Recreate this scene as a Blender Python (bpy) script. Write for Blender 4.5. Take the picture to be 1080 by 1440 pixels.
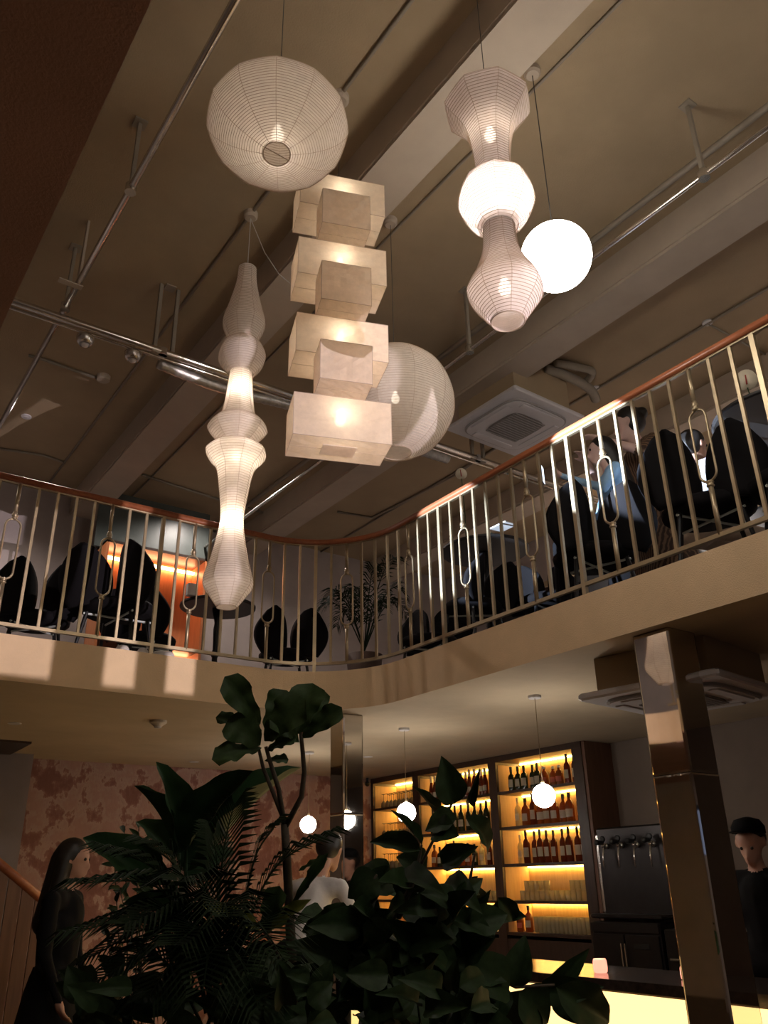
import bpy, bmesh, math, random
from mathutils import Vector, Matrix
from mathutils.geometry import tessellate_polygon
random.seed(7)
PI = math.pi
S = bpy.context.scene
COL = S.collection
for _o in list(bpy.data.objects): bpy.data.objects.remove(_o)

# ------------------------------------------------------------ camera
HC = 1.5                      # eye height (m)
F = 1165.0                    # focal length in pixels of the 1080x1440 frame
RX = Vector((0.817, 0.222, 0.533)); RY = Vector((-0.577, 0.342, 0.742)); RZ = Vector((-0.018, -0.913, 0.407))
def _ortho():
    r = Vector((RX[0], RY[0], RZ[0])).normalized()
    d = Vector((RX[1], RY[1], RZ[1])); d = (d - r * d.dot(r)).normalized()
    return r, d, r.cross(d)
CR, CD, CF = _ortho()
CAM = Vector((0, 0, HC))
cd = bpy.data.cameras.new('camera'); cam = bpy.data.objects.new('camera', cd); COL.objects.link(cam)
M = Matrix.Identity(4)
for i in range(3):
    M[i][0] = CR[i]; M[i][1] = -CD[i]; M[i][2] = -CF[i]; M[i][3] = CAM[i]
cam.matrix_world = M
cd.sensor_fit = 'VERTICAL'; cd.sensor_height = 24.0; cd.lens = F / 1440 * 24.0; cd.clip_start = 0.02
S.camera = cam
# ------------------------------------------------------------ view, world, large lights
S.view_settings.view_transform = 'Standard'; S.view_settings.look = 'None'
S.view_settings.gamma = 1.0; S.view_settings.use_curve_mapping = False
S.view_settings.exposure = 0.85
S.cycles.use_denoising = True
S.cycles.max_bounces = 8; S.cycles.transparent_max_bounces = 16
S.cycles.sample_clamp_indirect = 4.0
W = bpy.data.worlds.new('world'); S.world = W; W.use_nodes = True
W.node_tree.nodes['Background'].inputs[0].default_value = (0.20, 0.24, 0.36, 1)
W.node_tree.nodes['Background'].inputs[1].default_value = 0.35

LP = 1.0                      # overall lamp power factor
WARM = (1.0, 0.82, 0.66); NEUT = (1.0, 0.90, 0.80); COOL = (0.86, 0.92, 1.0)

def spot(name, loc, aim, power, angle, col, blend=0.15, size=0.01):
    l = bpy.data.lights.new(name, 'SPOT'); l.energy = power; l.color = col
    l.spot_size = math.radians(angle); l.spot_blend = blend; l.shadow_soft_size = size
    o = bpy.data.objects.new(name, l); COL.objects.link(o); o.location = loc
    o.rotation_euler = (Vector(aim) - Vector(loc)).to_track_quat('-Z', 'Y').to_euler()
    return o
# street light that falls through the window behind the photographer
spot('street_light', (4.6, -5.4, 1.6), (2.3, 5.9, HC + 1.42), 2200 * LP, 25, (1.0, 0.86, 0.92), 0.1, 0.003)

# ------------------------------------------------------------ pixel helpers (1080x1440 frame)
def ray(x, y): return CR * (x - 540) + CD * (y - 720) + CF * F
def atX(x, y, X): r = ray(x, y); return CAM + r * (X / r.x)
def atY(x, y, Y): r = ray(x, y); return CAM + r * (Y / r.y)
def atZ(x, y, z): r = ray(x, y); return CAM + r * ((z - HC) / r.z)   # z absolute
def atD(x, y, D): return CAM + ray(x, y) * (D / F)
def proj(p):
    v = Vector(p) - CAM; d = v.dot(CF)
    return 540 + F * v.dot(CR) / d, 720 + F * v.dot(CD) / d, d
def zon(XY, y):
    lo, hi = 0.0, 9.0
    for _ in range(50):
        m = (lo + hi) / 2
        if proj((XY[0], XY[1], m))[1] > y: lo = m
        else: hi = m
    return lo, proj((XY[0], XY[1], lo))[2]

# ------------------------------------------------------------ materials
MATS = {}
def nodes(name):
    m = bpy.data.materials.new(name); m.use_nodes = True; MATS[name] = m
    nt = m.node_tree; b = nt.nodes['Principled BSDF']
    return m, nt, b
def texco(nt, scale=(1, 1, 1)):
    tc = nt.nodes.new('ShaderNodeTexCoord'); mp = nt.nodes.new('ShaderNodeMapping')
    mp.inputs['Scale'].default_value = scale
    nt.links.new(tc.outputs['Object'], mp.inputs[0]); return mp.outputs[0]
def ramp(nt, fac, stops):
    r = nt.nodes.new('ShaderNodeValToRGB'); e = r.color_ramp.elements
    e[0].position, e[0].color = stops[0][0], (*stops[0][1], 1)
    e[1].position, e[1].color = stops[-1][0], (*stops[-1][1], 1)
    for p, c in stops[1:-1]:
        k = e.new(p); k.color = (*c, 1)
    nt.links.new(fac, r.inputs[0]); return r.outputs[0]
def noise(nt, vec, scale, detail=4, rough=0.6):
    n = nt.nodes.new('ShaderNodeTexNoise'); n.inputs['Scale'].default_value = scale
    n.inputs['Detail'].default_value = detail; n.inputs['Roughness'].default_value = rough
    nt.links.new(vec, n.inputs['Vector']); return n.outputs['Fac']
def bump(nt, b, h, strength, dist=0.01):
    n = nt.nodes.new('ShaderNodeBump'); n.inputs['Strength'].default_value = strength
    n.inputs['Distance'].default_value = dist
    nt.links.new(h, n.inputs['Height']); nt.links.new(n.outputs[0], b.inputs['Normal'])
def mix3(c, k): return tuple(min(1, x * k) for x in c)
def plain(name, col, rough=0.6, metal=0.0, var=0.12, nscale=6, bs=0.0, bscale=60, spec=None, coat=0):
    m, nt, b = nodes(name)
    v = texco(nt); n = noise(nt, v, nscale)
    c = ramp(nt, n, [(0.3, mix3(col, 1 - var)), (0.7, mix3(col, 1 + var))])
    nt.links.new(c, b.inputs['Base Color'])
    b.inputs['Roughness'].default_value = rough; b.inputs['Metallic'].default_value = metal
    if spec is not None: b.inputs['Specular IOR Level'].default_value = spec
    if coat: b.inputs['Coat Weight'].default_value = coat
    if bs: bump(nt, b, noise(nt, v, bscale), bs)
    return m
def wood(name, c1, c2, rough=0.45, scale=(2, 2, 14), axis=2):
    m, nt, b = nodes(name)
    sc = [14, 14, 14]; sc[axis] = 1.2
    v = texco(nt, tuple(sc)); n = noise(nt, v, 2.2, 6, 0.65)
    nt.links.new(ramp(nt, n, [(0.3, c1), (0.7, c2)]), b.inputs['Base Color'])
    b.inputs['Roughness'].default_value = rough; bump(nt, b, n, 0.12, 0.004)
    return m
def glow(name, col, strength):
    m, nt, b = nodes(name)
    b.inputs['Base Color'].default_value = (*col, 1); b.inputs['Roughness'].default_value = 0.4
    b.inputs['Emission Color'].default_value = (*col, 1); b.inputs['Emission Strength'].default_value = strength
    return m
def paper(name, col, transp=0.10, transl=0.62):
    m, nt, b = nodes(name); nt.nodes.remove(b); out = nt.nodes['Material Output']
    v = texco(nt); n = noise(nt, v, 26, 6, 0.7)
    c = ramp(nt, n, [(0.3, mix3(col, 0.9)), (0.7, mix3(col, 1.05))])
    d = nt.nodes.new('ShaderNodeBsdfDiffuse'); t = nt.nodes.new('ShaderNodeBsdfTranslucent'); p = nt.nodes.new('ShaderNodeBsdfTransparent')
    nt.links.new(c, d.inputs[0]); nt.links.new(c, t.inputs[0])
    m1 = nt.nodes.new('ShaderNodeMixShader'); m1.inputs[0].default_value = transl
    nt.links.new(d.outputs[0], m1.inputs[1]); nt.links.new(t.outputs[0], m1.inputs[2])
    m2 = nt.nodes.new('ShaderNodeMixShader'); m2.inputs[0].default_value = transp
    nt.links.new(m1.outputs[0], m2.inputs[1]); nt.links.new(p.outputs[0], m2.inputs[2])
    nt.links.new(m2.outputs[0], out.inputs[0])
    bp = nt.nodes.new('ShaderNodeBump'); bp.inputs['Strength'].default_value = 0.35; bp.inputs['Distance'].default_value = 0.006
    nt.links.new(n, bp.inputs['Height']); nt.links.new(bp.outputs[0], d.inputs['Normal'])
    return m
def glass(name, col, transp=0.45, transl=0.3, rough=0.08):
    """thin coloured glass: part see-through, part backlit, glossy skin"""
    m, nt, b = nodes(name); out = nt.nodes['Material Output']
    b.inputs['Base Color'].default_value = (*mix3(col, 0.6), 1); b.inputs['Roughness'].default_value = rough
    t = nt.nodes.new('ShaderNodeBsdfTranslucent'); t.inputs[0].default_value = (*col, 1)
    p = nt.nodes.new('ShaderNodeBsdfTransparent'); p.inputs[0].default_value = (*col, 1)
    m1 = nt.nodes.new('ShaderNodeMixShader'); m1.inputs[0].default_value = transl
    m2 = nt.nodes.new('ShaderNodeMixShader'); m2.inputs[0].default_value = transp
    nt.links.new(b.outputs[0], m1.inputs[1]); nt.links.new(t.outputs[0], m1.inputs[2])
    nt.links.new(m1.outputs[0], m2.inputs[1]); nt.links.new(p.outputs[0], m2.inputs[2])
    nt.links.new(m2.outputs[0], out.inputs[0]); return m

plain('plaster_ceiling', (0.33, 0.245, 0.150), 0.85, var=0.10, nscale=1.6, bs=0.25, bscale=90)
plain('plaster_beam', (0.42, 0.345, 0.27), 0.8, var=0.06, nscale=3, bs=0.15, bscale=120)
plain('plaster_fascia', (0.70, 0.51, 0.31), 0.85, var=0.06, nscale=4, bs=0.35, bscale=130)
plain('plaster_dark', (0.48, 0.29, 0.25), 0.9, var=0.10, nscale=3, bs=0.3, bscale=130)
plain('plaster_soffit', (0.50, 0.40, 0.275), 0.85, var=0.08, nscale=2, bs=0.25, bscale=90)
plain('wall_upper', (0.34, 0.29, 0.27), 0.85, var=0.08, nscale=3, bs=0.1)
plain('wall_grey', (0.22, 0.19, 0.20), 0.85, var=0.08, nscale=3, bs=0.1)
plain('wall_brown', (0.20, 0.155, 0.125), 0.85, var=0.08, nscale=3, bs=0.1)
plain('floor_wood', (0.10, 0.06, 0.04), 0.4, var=0.25, nscale=5)
plain('floor_stone', (0.20, 0.18, 0.17), 0.6)
plain('brass', (0.40, 0.315, 0.20), 0.42, 0.7, var=0.1, nscale=8)
plain('steel', (0.62, 0.60, 0.57), 0.25, 0.95, var=0.1, nscale=8)
plain('steel_dark', (0.045, 0.040, 0.040), 0.32, 0.85, var=0.1, nscale=8)
plain('pipe_paint', (0.26, 0.22, 0.17), 0.6, 0.1)
plain('pipe_chrome', (0.70, 0.66, 0.60), 0.22, 0.95)
plain('foil', (0.45, 0.43, 0.40), 0.35, 0.8, var=0.3, nscale=20, bs=0.5)
plain('white_plastic', (0.55, 0.53, 0.54), 0.45, var=0.03)
plain('grey_plastic', (0.30, 0.28, 0.27), 0.5, var=0.05)
plain('transom_glass', (0.075, 0.09, 0.085), 0.35)
plain('grille', (0.16, 0.14, 0.13), 0.6)
plain('black_plastic', (0.012, 0.012, 0.013), 0.35)
plain('velvet', (0.010, 0.009, 0.010), 0.9, spec=0.1)
plain('black_metal', (0.015, 0.015, 0.016), 0.4, 0.5)
plain('table_black', (0.018, 0.016, 0.016), 0.5)
plain('white_paint', (0.72, 0.70, 0.68), 0.5)
plain('stone_top', (0.035, 0.026, 0.022), 0.18, var=0.4, nscale=20)
plain('cord', (0.05, 0.045, 0.04), 0.6)
plain('cord_pale', (0.45, 0.42, 0.38), 0.6)
plain('bamboo', (0.50, 0.39, 0.30), 0.7)
plain('bark', (0.06, 0.045, 0.03), 0.8, var=0.3, nscale=40)
plain('soil', (0.03, 0.02, 0.015), 0.95)
plain('skin', (0.45, 0.25, 0.18), 0.55, var=0.05)
plain('skin_pale', (0.62, 0.42, 0.36), 0.55, var=0.05)
plain('hair', (0.010, 0.008, 0.007), 0.5)
plain('cloth_black', (0.006, 0.006, 0.007), 0.9, spec=0.15)
plain('cloth_white', (0.62, 0.62, 0.64), 0.8, bs=0.3, bscale=20)
plain('cloth_blue', (0.28, 0.48, 0.72), 0.8, bs=0.4, bscale=30)
plain('cloth_beige', (0.45, 0.34, 0.25), 0.85, bs=0.4, bscale=25)
plain('label_paper', (0.42, 0.36, 0.26), 0.7)
plain('label_red', (0.40, 0.10, 0.05), 0.7)
plain('cap_black', (0.012, 0.012, 0.012), 0.4)
plain('teal', (0.05, 0.30, 0.32), 0.5)
plain('petal', (0.75, 0.66, 0.50), 0.45)
plain('spadix', (0.45, 0.06, 0.04), 0.5)
plain('terracotta', (0.10, 0.06, 0.045), 0.8)
plain('rubber', (0.02, 0.02, 0.02), 0.7)
plain('canvas', (0.55, 0.50, 0.45), 0.8)
plain('metal_white', (0.62, 0.66, 0.62), 0.4, 0.3)
wood('wood_rail', (0.26, 0.075, 0.032), (0.36, 0.12, 0.05), 0.35, axis=1)
wood('wood_dark', (0.030, 0.016, 0.011), (0.055, 0.028, 0.018), 0.4)
wood('wood_side', (0.10, 0.045, 0.025), (0.15, 0.07, 0.04), 0.5)
wood('wood_light', (0.46, 0.27, 0.11), (0.58, 0.36, 0.16), 0.55)
wood('wood_orange', (0.42, 0.14, 0.05), (0.55, 0.20, 0.075), 0.45)
wood('wood_stair', (0.16, 0.08, 0.045), (0.24, 0.12, 0.065), 0.55)
wood('wood_table', (0.13, 0.05, 0.03), (0.19, 0.08, 0.045), 0.4, axis=0)
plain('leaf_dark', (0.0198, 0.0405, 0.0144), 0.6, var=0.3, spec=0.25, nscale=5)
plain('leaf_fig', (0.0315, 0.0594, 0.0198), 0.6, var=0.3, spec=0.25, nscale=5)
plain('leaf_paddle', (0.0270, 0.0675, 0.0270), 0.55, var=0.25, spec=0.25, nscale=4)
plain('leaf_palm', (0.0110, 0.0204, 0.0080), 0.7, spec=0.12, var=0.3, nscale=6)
plain('leaf_olive', (0.15, 0.17, 0.035), 0.5, var=0.2, nscale=5)
plain('leaf_vein', (0.09, 0.12, 0.05), 0.5)
paper('paper_warm', (0.90, 0.83, 0.76), 0.06)
paper('paper_box', (0.90, 0.79, 0.66), 0.05, 0.60)
paper('paper_pink', (0.92, 0.83, 0.81), 0.10)
glow('bulb', (1.0, 0.86, 0.66), 6.0)
glow('opal', (1.0, 0.92, 0.82), 30.0)
glow('opal_big', (1.0, 0.93, 0.84), 13.0)
glow('opal_fill', (1.0, 0.92, 0.82), 30.0)  # strong glow for the unseen globes added behind the camera
glow('led_yellow', (1.0, 0.60, 0.15), 26.0)
glow('led_orange', (1.0, 0.45, 0.20), 16.0)
glow('onyx_lit', (1.0, 0.66, 0.26), 1.1)
glow('candle_pink', (1.0, 0.36, 0.24), 0.9)
glow('led_dot', (1.0, 0.2, 0.2), 3.0)
glow('screen', (0.75, 0.85, 1.0), 1.2)
glass('glass_clear', (0.85, 0.78, 0.55), 0.55, 0.25)
glass('glass_amber', (0.42, 0.14, 0.035), 0.35, 0.25)
glass('glass_dark', (0.035, 0.045, 0.02), 0.15, 0.2)
glass('glass_red', (0.24, 0.055, 0.02), 0.30, 0.22)
glass('glass_smoke', (0.5, 0.45, 0.36), 0.5, 0.2)

def make_mirror():
    m, nt, b = nodes('mirror')
    b.inputs['Base Color'].default_value = (0.70, 0.66, 0.62, 1); b.inputs['Metallic'].default_value = 1.0
    b.inputs['Roughness'].default_value = 0.03; return m
make_mirror()
def make_mural():
    m, nt, b = nodes('mural')
    v = texco(nt, (1, 1, 1))
    n1 = noise(nt, v, 4.2, 3, 0.5); n2 = noise(nt, texco(nt, (9, 9, 5)), 3.0, 6, 0.7)
    mx = nt.nodes.new('ShaderNodeMath'); mx.operation = 'MULTIPLY_ADD'; mx.inputs[1].default_value = 0.35
    nt.links.new(n2, mx.inputs[0]); nt.links.new(n1, mx.inputs[2])
    c = ramp(nt, mx.outputs[0], [(0.585, (0.19, 0.080, 0.062)), (0.655, (0.25, 0.12, 0.095)), (0.68, (0.36, 0.24, 0.20)), (0.78, (0.33, 0.19, 0.16))])
    nt.links.new(c, b.inputs['Base Color']); b.inputs['Roughness'].default_value = 0.75
    bump(nt, b, mx.outputs[0], 0.6, 0.03)
make_mural()
def make_stripe():
    m, nt, b = nodes('cloth_striped')
    v = texco(nt)
    w = nt.nodes.new('ShaderNodeTexWave'); w.inputs['Scale'].default_value = 14; w.inputs['Distortion'].default_value = 5
    w.inputs['Detail'].default_value = 2; nt.links.new(v, w.inputs['Vector'])
    nt.links.new(ramp(nt, w.outputs['Fac'], [(0.35, (0.045, 0.022, 0.012)), (0.75, (0.20, 0.12, 0.07))]), b.inputs['Base Color'])
    b.inputs['Roughness'].default_value = 0.8
make_stripe()
def mat(n): return MATS[n]

# ------------------------------------------------------------ mesh building
class MB:
    def __init__(s): s.v = []; s.f = []
    def add(s, vs, fs):
        k = len(s.v); s.v += [tuple(v) for v in vs]; s.f += [tuple(k + i for i in f) for f in fs]; return s
    def box(s, lo, hi, M=None):
        (a, b, c), (d, e, g) = lo, hi
        vs = [(a, b, c), (d, b, c), (d, e, c), (a, e, c), (a, b, g), (d, b, g), (d, e, g), (a, e, g)]
        if M is not None: vs = [M @ Vector(v) for v in vs]
        return s.add(vs, [(3, 2, 1, 0), (4, 5, 6, 7), (0, 1, 5, 4), (1, 2, 6, 5), (2, 3, 7, 6), (3, 0, 4, 7)])
    def rbox(s, lo, hi, r, M=None):
        """box with chamfered vertical and horizontal edges"""
        (a, b, c), (d, e, g) = lo, hi
        rings = []
        for z, i in ((c, r), (c + r, 0), (g - r, 0), (g, r)):
            x0, x1, y0, y1 = a + i, d - i, b + i, e - i
            rings.append([(x0 + r, y0, z), (x1 - r, y0, z), (x1, y0 + r, z), (x1, y1 - r, z), (x1 - r, y1, z), (x0 + r, y1, z), (x0, y1 - r, z), (x0, y0 + r, z)])
        vs = [p for q in rings for p in q]
        if M is not None: vs = [M @ Vector(v) for v in vs]
        fs = [tuple(range(7, -1, -1)), tuple(range(24, 32))]
        for k in range(3):
            for i in range(8): j = (i + 1) % 8; fs.append((8 * k + i, 8 * k + j, 8 * k + 8 + j, 8 * k + 8 + i))
        return s.add(vs, fs)
    def tube(s, pts, r, n=8, closed=False, caps=True):
        pts = [Vector(p) for p in pts]; m = len(pts)
        rs = r if isinstance(r, (list, tuple)) else [r] * m
        vs = []; up = None
        for i, p in enumerate(pts):
            if closed: d = pts[(i + 1) % m] - pts[i - 1]
            else: d = pts[min(i + 1, m - 1)] - pts[max(i - 1, 0)]
            d = d.normalized() if d.length > 1e-9 else Vector((0, 0, 1))
            if up is None: up = Vector((0, 0, 1)) if abs(d.z) < 0.9 else Vector((1, 0, 0))
            a = d.cross(up)
            if a.length < 1e-6: a = d.orthogonal()
            a.normalize(); b = a.cross(d).normalized(); up = b
            for k in range(n):
                t = 2 * PI * k / n + PI / n
                vs.append(p + a * (rs[i] * math.cos(t)) + b * (rs[i] * math.sin(t)))
        fs = []
        for i in range(m if closed else m - 1):
            for k in range(n):
                j = (k + 1) % n; i2 = (i + 1) % m
                fs.append((i * n + k, i * n + j, i2 * n + j, i2 * n + k))
        if caps and not closed: fs += [tuple(range(n - 1, -1, -1)), tuple(range((m - 1) * n, m * n))]
        return s.add(vs, fs)
    def lathe(s, prof, n=24, c=(0, 0, 0), cap=True, ph=0.0):
        vs = []; fs = []
        for r, z in prof:
            for k in range(n):
                t = 2 * PI * k / n + ph; vs.append((c[0] + r * math.cos(t), c[1] + r * math.sin(t), c[2] + z))
        m = len(prof)
        for i in range(m - 1):
            for k in range(n): j = (k + 1) % n; fs.append((i * n + k, i * n + j, (i + 1) * n + j, (i + 1) * n + k))
        if cap: fs += [tuple(range(n - 1, -1, -1)), tuple(range((m - 1) * n, m * n))]
        return s.add(vs, fs)
    def prism(s, poly, z0, z1):
        n = len(poly)
        vs = [(x, y, z0) for x, y in poly] + [(x, y, z1) for x, y in poly]
        return s.add(vs, [tuple(range(n - 1, -1, -1)), tuple(range(n, 2 * n))] + [(i, (i + 1) % n, n + (i + 1) % n, n + i) for i in range(n)])
    def sphere(s, c, r, n=16, m=10, sc=(1, 1, 1)):
        prof = [(max(1e-4, math.sin(PI * i / m)) * r, -math.cos(PI * i / m) * r) for i in range(m + 1)]
        b = MB().lathe(prof, n)
        return s.add([(c[0] + v[0] * sc[0], c[1] + v[1] * sc[1], c[2] + v[2] * sc[2]) for v in b.v], b.f)
    def mesh(s, name, m, smooth=False):
        me = bpy.data.meshes.new(name); me.from_pydata(s.v, [], s.f)
        me.materials.append(mat(m) if isinstance(m, str) else m)
        if smooth:
            for p in me.polygons: p.use_smooth = True
        me.update(); return me
    def build(s, name, m, parent=None, smooth=False, loc=None):
        return link(name, s.mesh(name, m, smooth), parent, loc)
def link(name, me, parent=None, loc=None):
    o = bpy.data.objects.new(name, me); COL.objects.link(o)
    if parent is not None: o.parent = parent
    if loc is not None: o.location = loc
    return o
def tag(o, label=None, cat=None, group=None, kind=None):
    if label: o['label'] = label
    if cat: o['category'] = cat
    if group: o['group'] = group
    if kind: o['kind'] = kind
    return o
def thing(name, label, cat, loc=(0, 0, 0), rz=0.0, group=None):
    o = bpy.data.objects.new(name, None); COL.objects.link(o); o.empty_display_size = 0.05
    o.location = loc; o.rotation_euler = (0, 0, rz)
    return tag(o, label, cat, group)
def struct(o): return tag(o, kind='structure')
KIDS = {}
def kids(o): return [c for c in bpy.data.objects if c.parent == o]
def dup(root, loc, rz=None, label=None, group=None, parts=None):
    r = root.copy(); COL.objects.link(r); r.location = loc
    if rz is not None: r.rotation_euler = (0, 0, rz)
    if label: r['label'] = label
    if group: r['group'] = group
    for ch in (parts if parts is not None else kids(root)):
        c = ch.copy(); COL.objects.link(c); c.parent = r
        for g in (ch.children if parts is None else ch.children):
            d = g.copy(); COL.objects.link(d); d.parent = c
    return r
def light(parent, loc, power, col, size=0.03):
    l = bpy.data.lights.new('lamp_light', 'POINT'); l.energy = power * LP; l.color = col; l.shadow_soft_size = size
    o = bpy.data.objects.new('lamp_light', l); COL.objects.link(o); o.parent = parent; o.location = loc
    return o
def smooth_prof(pts, k=6):
    """Catmull-Rom through (r, z) points"""
    out = []
    for i in range(len(pts) - 1):
        p0, p1, p2, p3 = pts[max(i - 1, 0)], pts[i], pts[i + 1], pts[min(i + 2, len(pts) - 1)]
        for j in range(k):
            t = j / k
            out.append(tuple(0.5 * (2 * b + (-a + c) * t + (2 * a - 5 * b + 4 * c - d) * t * t + (-a + 3 * b - 3 * c + d) * t ** 3) for a, b, c, d in zip(p0, p1, p2, p3)))
    out.append(pts[-1]); return out

# ============================================================ STRUCTURE
ZS0, ZS1 = HC + 1.265, HC + 1.577          # balcony slab underside / top
ZB, ZC = HC + 4.10, HC + 4.38              # beam underside / upper ceiling
XR, YF, XL = 3.80, 5.91, 0.215             # void edges: right, far, near-left
XW, YW = 7.0, 9.6                          # bar wall, far wall
XWU = 8.2                                  # upper right wall
X0, Y0 = -3.2, -4.0

struct(MB().box((X0, Y0, -0.12), (XWU, YW + 0.3, 0.0)).build('floor', 'floor_wood'))
def arc(cx, cy, r, a0, a1, n=14): return [(cx + r * math.cos(a0 + (a1 - a0) * i / n), cy + r * math.sin(a0 + (a1 - a0) * i / n)) for i in range(n + 1)]
RC = 0.78
edge = [(XR, Y0)] + arc(XR - RC, YF - RC, RC, 0, PI / 2) + arc(XL + 0.5, YF - 0.5, 0.5, PI / 2, PI) + [(XL, Y0)]
slab_poly = [(XWU, Y0), (XWU, YW + 0.3), (X0, YW + 0.3), (X0, Y0)] + edge[::-1]
def slab():
    bm = bmesh.new()
    outer = slab_poly
    lo = [bm.verts.new((x, y, ZS0)) for x, y in outer]; hi = [bm.verts.new((x, y, ZS1)) for x, y in outer]
    n = len(outer)
    for i in range(n): bm.faces.new((lo[i], lo[(i + 1) % n], hi[(i + 1) % n], hi[i]))
    for tri in tessellate_polygon([[Vector((x, y, 0)) for x, y in outer]]):
        bm.faces.new([lo[i] for i in tri]); bm.faces.new([hi[i] for i in tri])
    bmesh.ops.recalc_face_normals(bm, faces=bm.faces)
    me = bpy.data.meshes.new('floor_upper')
    for m in ('plaster_soffit', 'plaster_fascia', 'floor_stone', 'plaster_dark'): me.materials.append(mat(m))
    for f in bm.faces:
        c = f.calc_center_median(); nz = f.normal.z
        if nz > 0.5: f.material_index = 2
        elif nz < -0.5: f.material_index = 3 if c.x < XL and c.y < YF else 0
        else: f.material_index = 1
    bm.to_mesh(me); bm.free()
    return link('floor_upper', me)
struct(slab())
# reddish brown soffit under the near-left balcony
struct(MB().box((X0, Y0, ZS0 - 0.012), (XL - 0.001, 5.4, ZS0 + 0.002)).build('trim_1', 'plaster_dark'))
struct(MB().box((X0, Y0, ZC), (XWU, YW + 0.3, ZC + 0.12)).build('ceiling', 'plaster_ceiling'))
for x0, x1 in ((0.04, 0.36), (2.235, 2.555), (4.42, 4.74), (6.62, 6.94)):
    b = MB().box((x0 - 0.012, Y0, ZB + 0.025), (x1 + 0.012, YW, ZC + 0.01)); b.box((x0, Y0, ZB), (x1, YW, ZB + 0.026))
    struct(b.build('ceiling_beam', 'plaster_beam'))
# walls
def wallbox(name, lo, hi, m): return struct(MB().box(lo, hi).build(name, m))
wallbox('wall_far', (X0, YW, 0), (XWU, YW + 0.2, ZS0), 'mural')
wallbox('wall_far_upper', (X0, YW, ZS1), (XWU, YW + 0.2, ZC), 'wall_upper')
wallbox('wall_stair', (X0, YW - 0.32, 0), (2.16, YW, ZS0), 'wall_grey')
wallbox('wall_bar', (XW, Y0, 0), (XW + 0.15, YW, ZS0), 'wall_brown')
wallbox('wall_right_upper', (XWU - 0.12, Y0, ZS1), (XWU, YW, ZC), 'wall_upper')
wallbox('wall_left', (X0 - 0.2, Y0, 0), (X0, YW, ZC), 'wall_upper')
# wall behind the camera; unseen window slot shaped to crop the street light
WX0, WX1, WZ0, WZ1 = 2.6, 5.6, 1.728, 2.3
b = MB()
b.box((X0, Y0 - 0.2, 0), (WX0, Y0, ZC)); b.box((WX1, Y0 - 0.2, 0), (XWU, Y0, ZC))
b.box((WX0, Y0 - 0.2, 0), (WX1, Y0, WZ0)); b.box((WX0, Y0 - 0.2, WZ1), (WX1, Y0, ZC))
struct(b.build('wall_back', 'wall_upper'))
wf = MB()
for x, w in ((WX0 + 0.03, 0.03), (WX1 - 0.03, 0.03), (3.86, 0.028), (4.256, 0.013), (4.316, 0.007), (4.50, 0.14)):  # unseen bars placed and widened to cast the shadow stripes
    wf.box((x - w, Y0 - 0.14, WZ0), (x + w, Y0 - 0.08, WZ1))
for z in (WZ0 - 0.028, WZ1 - 0.03): wf.box((WX0, Y0 - 0.14, z - 0.03), (WX1, Y0 - 0.08, z + 0.03))
struct(wf.build('window_1', 'black_metal'))

# ============================================================ BALUSTRADES
RT = HC + 2.70      # underside of handrail
RB = HC + 1.655     # bottom rail
def offset_edge(d):
    """path of the railing along far + right edge, set back by d"""
    pts = []
    pts += [(XL + 0.5, YF + d)]
    n = 14
    pts += [(XR - RC + (RC + d) * math.sin(PI / 2 * i / n), YF - RC + (RC + d) * math.cos(PI / 2 * i / n)) for i in range(n + 1)]
    pts += [(XR + d, Y0 + 0.05)]
    return pts
def walk(pts, step, start=0.0):
    """points at equal spacing along a polyline with heading"""
    out = []; dist = start; acc = 0.0
    for a, b in zip(pts, pts[1:]):
        L = math.hypot(b[0] - a[0], b[1] - a[1])
        while dist <= acc + L:
            t = (dist - acc) / L; out.append((a[0] + (b[0] - a[0]) * t, a[1] + (b[1] - a[1]) * t, math.atan2(b[1] - a[1], b[0] - a[0]))); dist += step
        acc += L
    return out
def handrail_mesh(pts, z):
    prof = [(-0.030, 0.0), (0.030, 0.0), (0.034, 0.018), (0.026, 0.042), (0.010, 0.052), (-0.010, 0.052), (-0.026, 0.042), (-0.034, 0.018)]
    mb = MB(); n = len(prof); vs = []; fs = []
    P = [Vector((p[0], p[1], 0)) for p in pts]
    for i, p in enumerate(P):
        d = (P[min(i + 1, len(P) - 1)] - P[max(i - 1, 0)]).normalized(); s = Vector((d.y, -d.x, 0))
        vs += [p + s * a + Vector((0, 0, z + h)) for a, h in prof]
    for i in range(len(P) - 1):
        for k in range(n): j = (k + 1) % n; fs.append((i * n + k, i * n + j, (i + 1) * n + j, (i + 1) * n + k))
    fs += [tuple(range(n - 1, -1, -1)), tuple(range((len(P) - 1) * n, len(P) * n))]
    return mb.add(vs, fs)
def strip_mesh(pts, z0, z1, w):
    mb = MB(); vs = []; fs = []
    P = [Vector((p[0], p[1], 0)) for p in pts]
    for i, p in enumerate(P):
        d = (P[min(i + 1, len(P) - 1)] - P[max(i - 1, 0)]).normalized(); s = Vector((d.y, -d.x, 0)) * w
        vs += [p - s + Vector((0, 0, z0)), p + s + Vector((0, 0, z0)), p + s + Vector((0, 0, z1)), p - s + Vector((0, 0, z1))]
    for i in range(len(P) - 1):
        for k in range(4): j = (k + 1) % 4; fs.append((i * 4 + k, i * 4 + j, (i + 1) * 4 + j, (i + 1) * 4 + k))
    fs += [(3, 2, 1, 0), tuple(range((len(P) - 1) * 4, len(P) * 4))]
    return mb.add(vs, fs)
H = RT - RB
bal_me = MB().box((-0.0095, -0.0095, -0.005), (0.0095, 0.0095, H + 0.02)).mesh('baluster', 'brass')
post_me = MB().box((-0.014, -0.014, ZS1 - RB - 0.005), (0.014, 0.014, H + 0.02)).mesh('post', 'brass')
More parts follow.
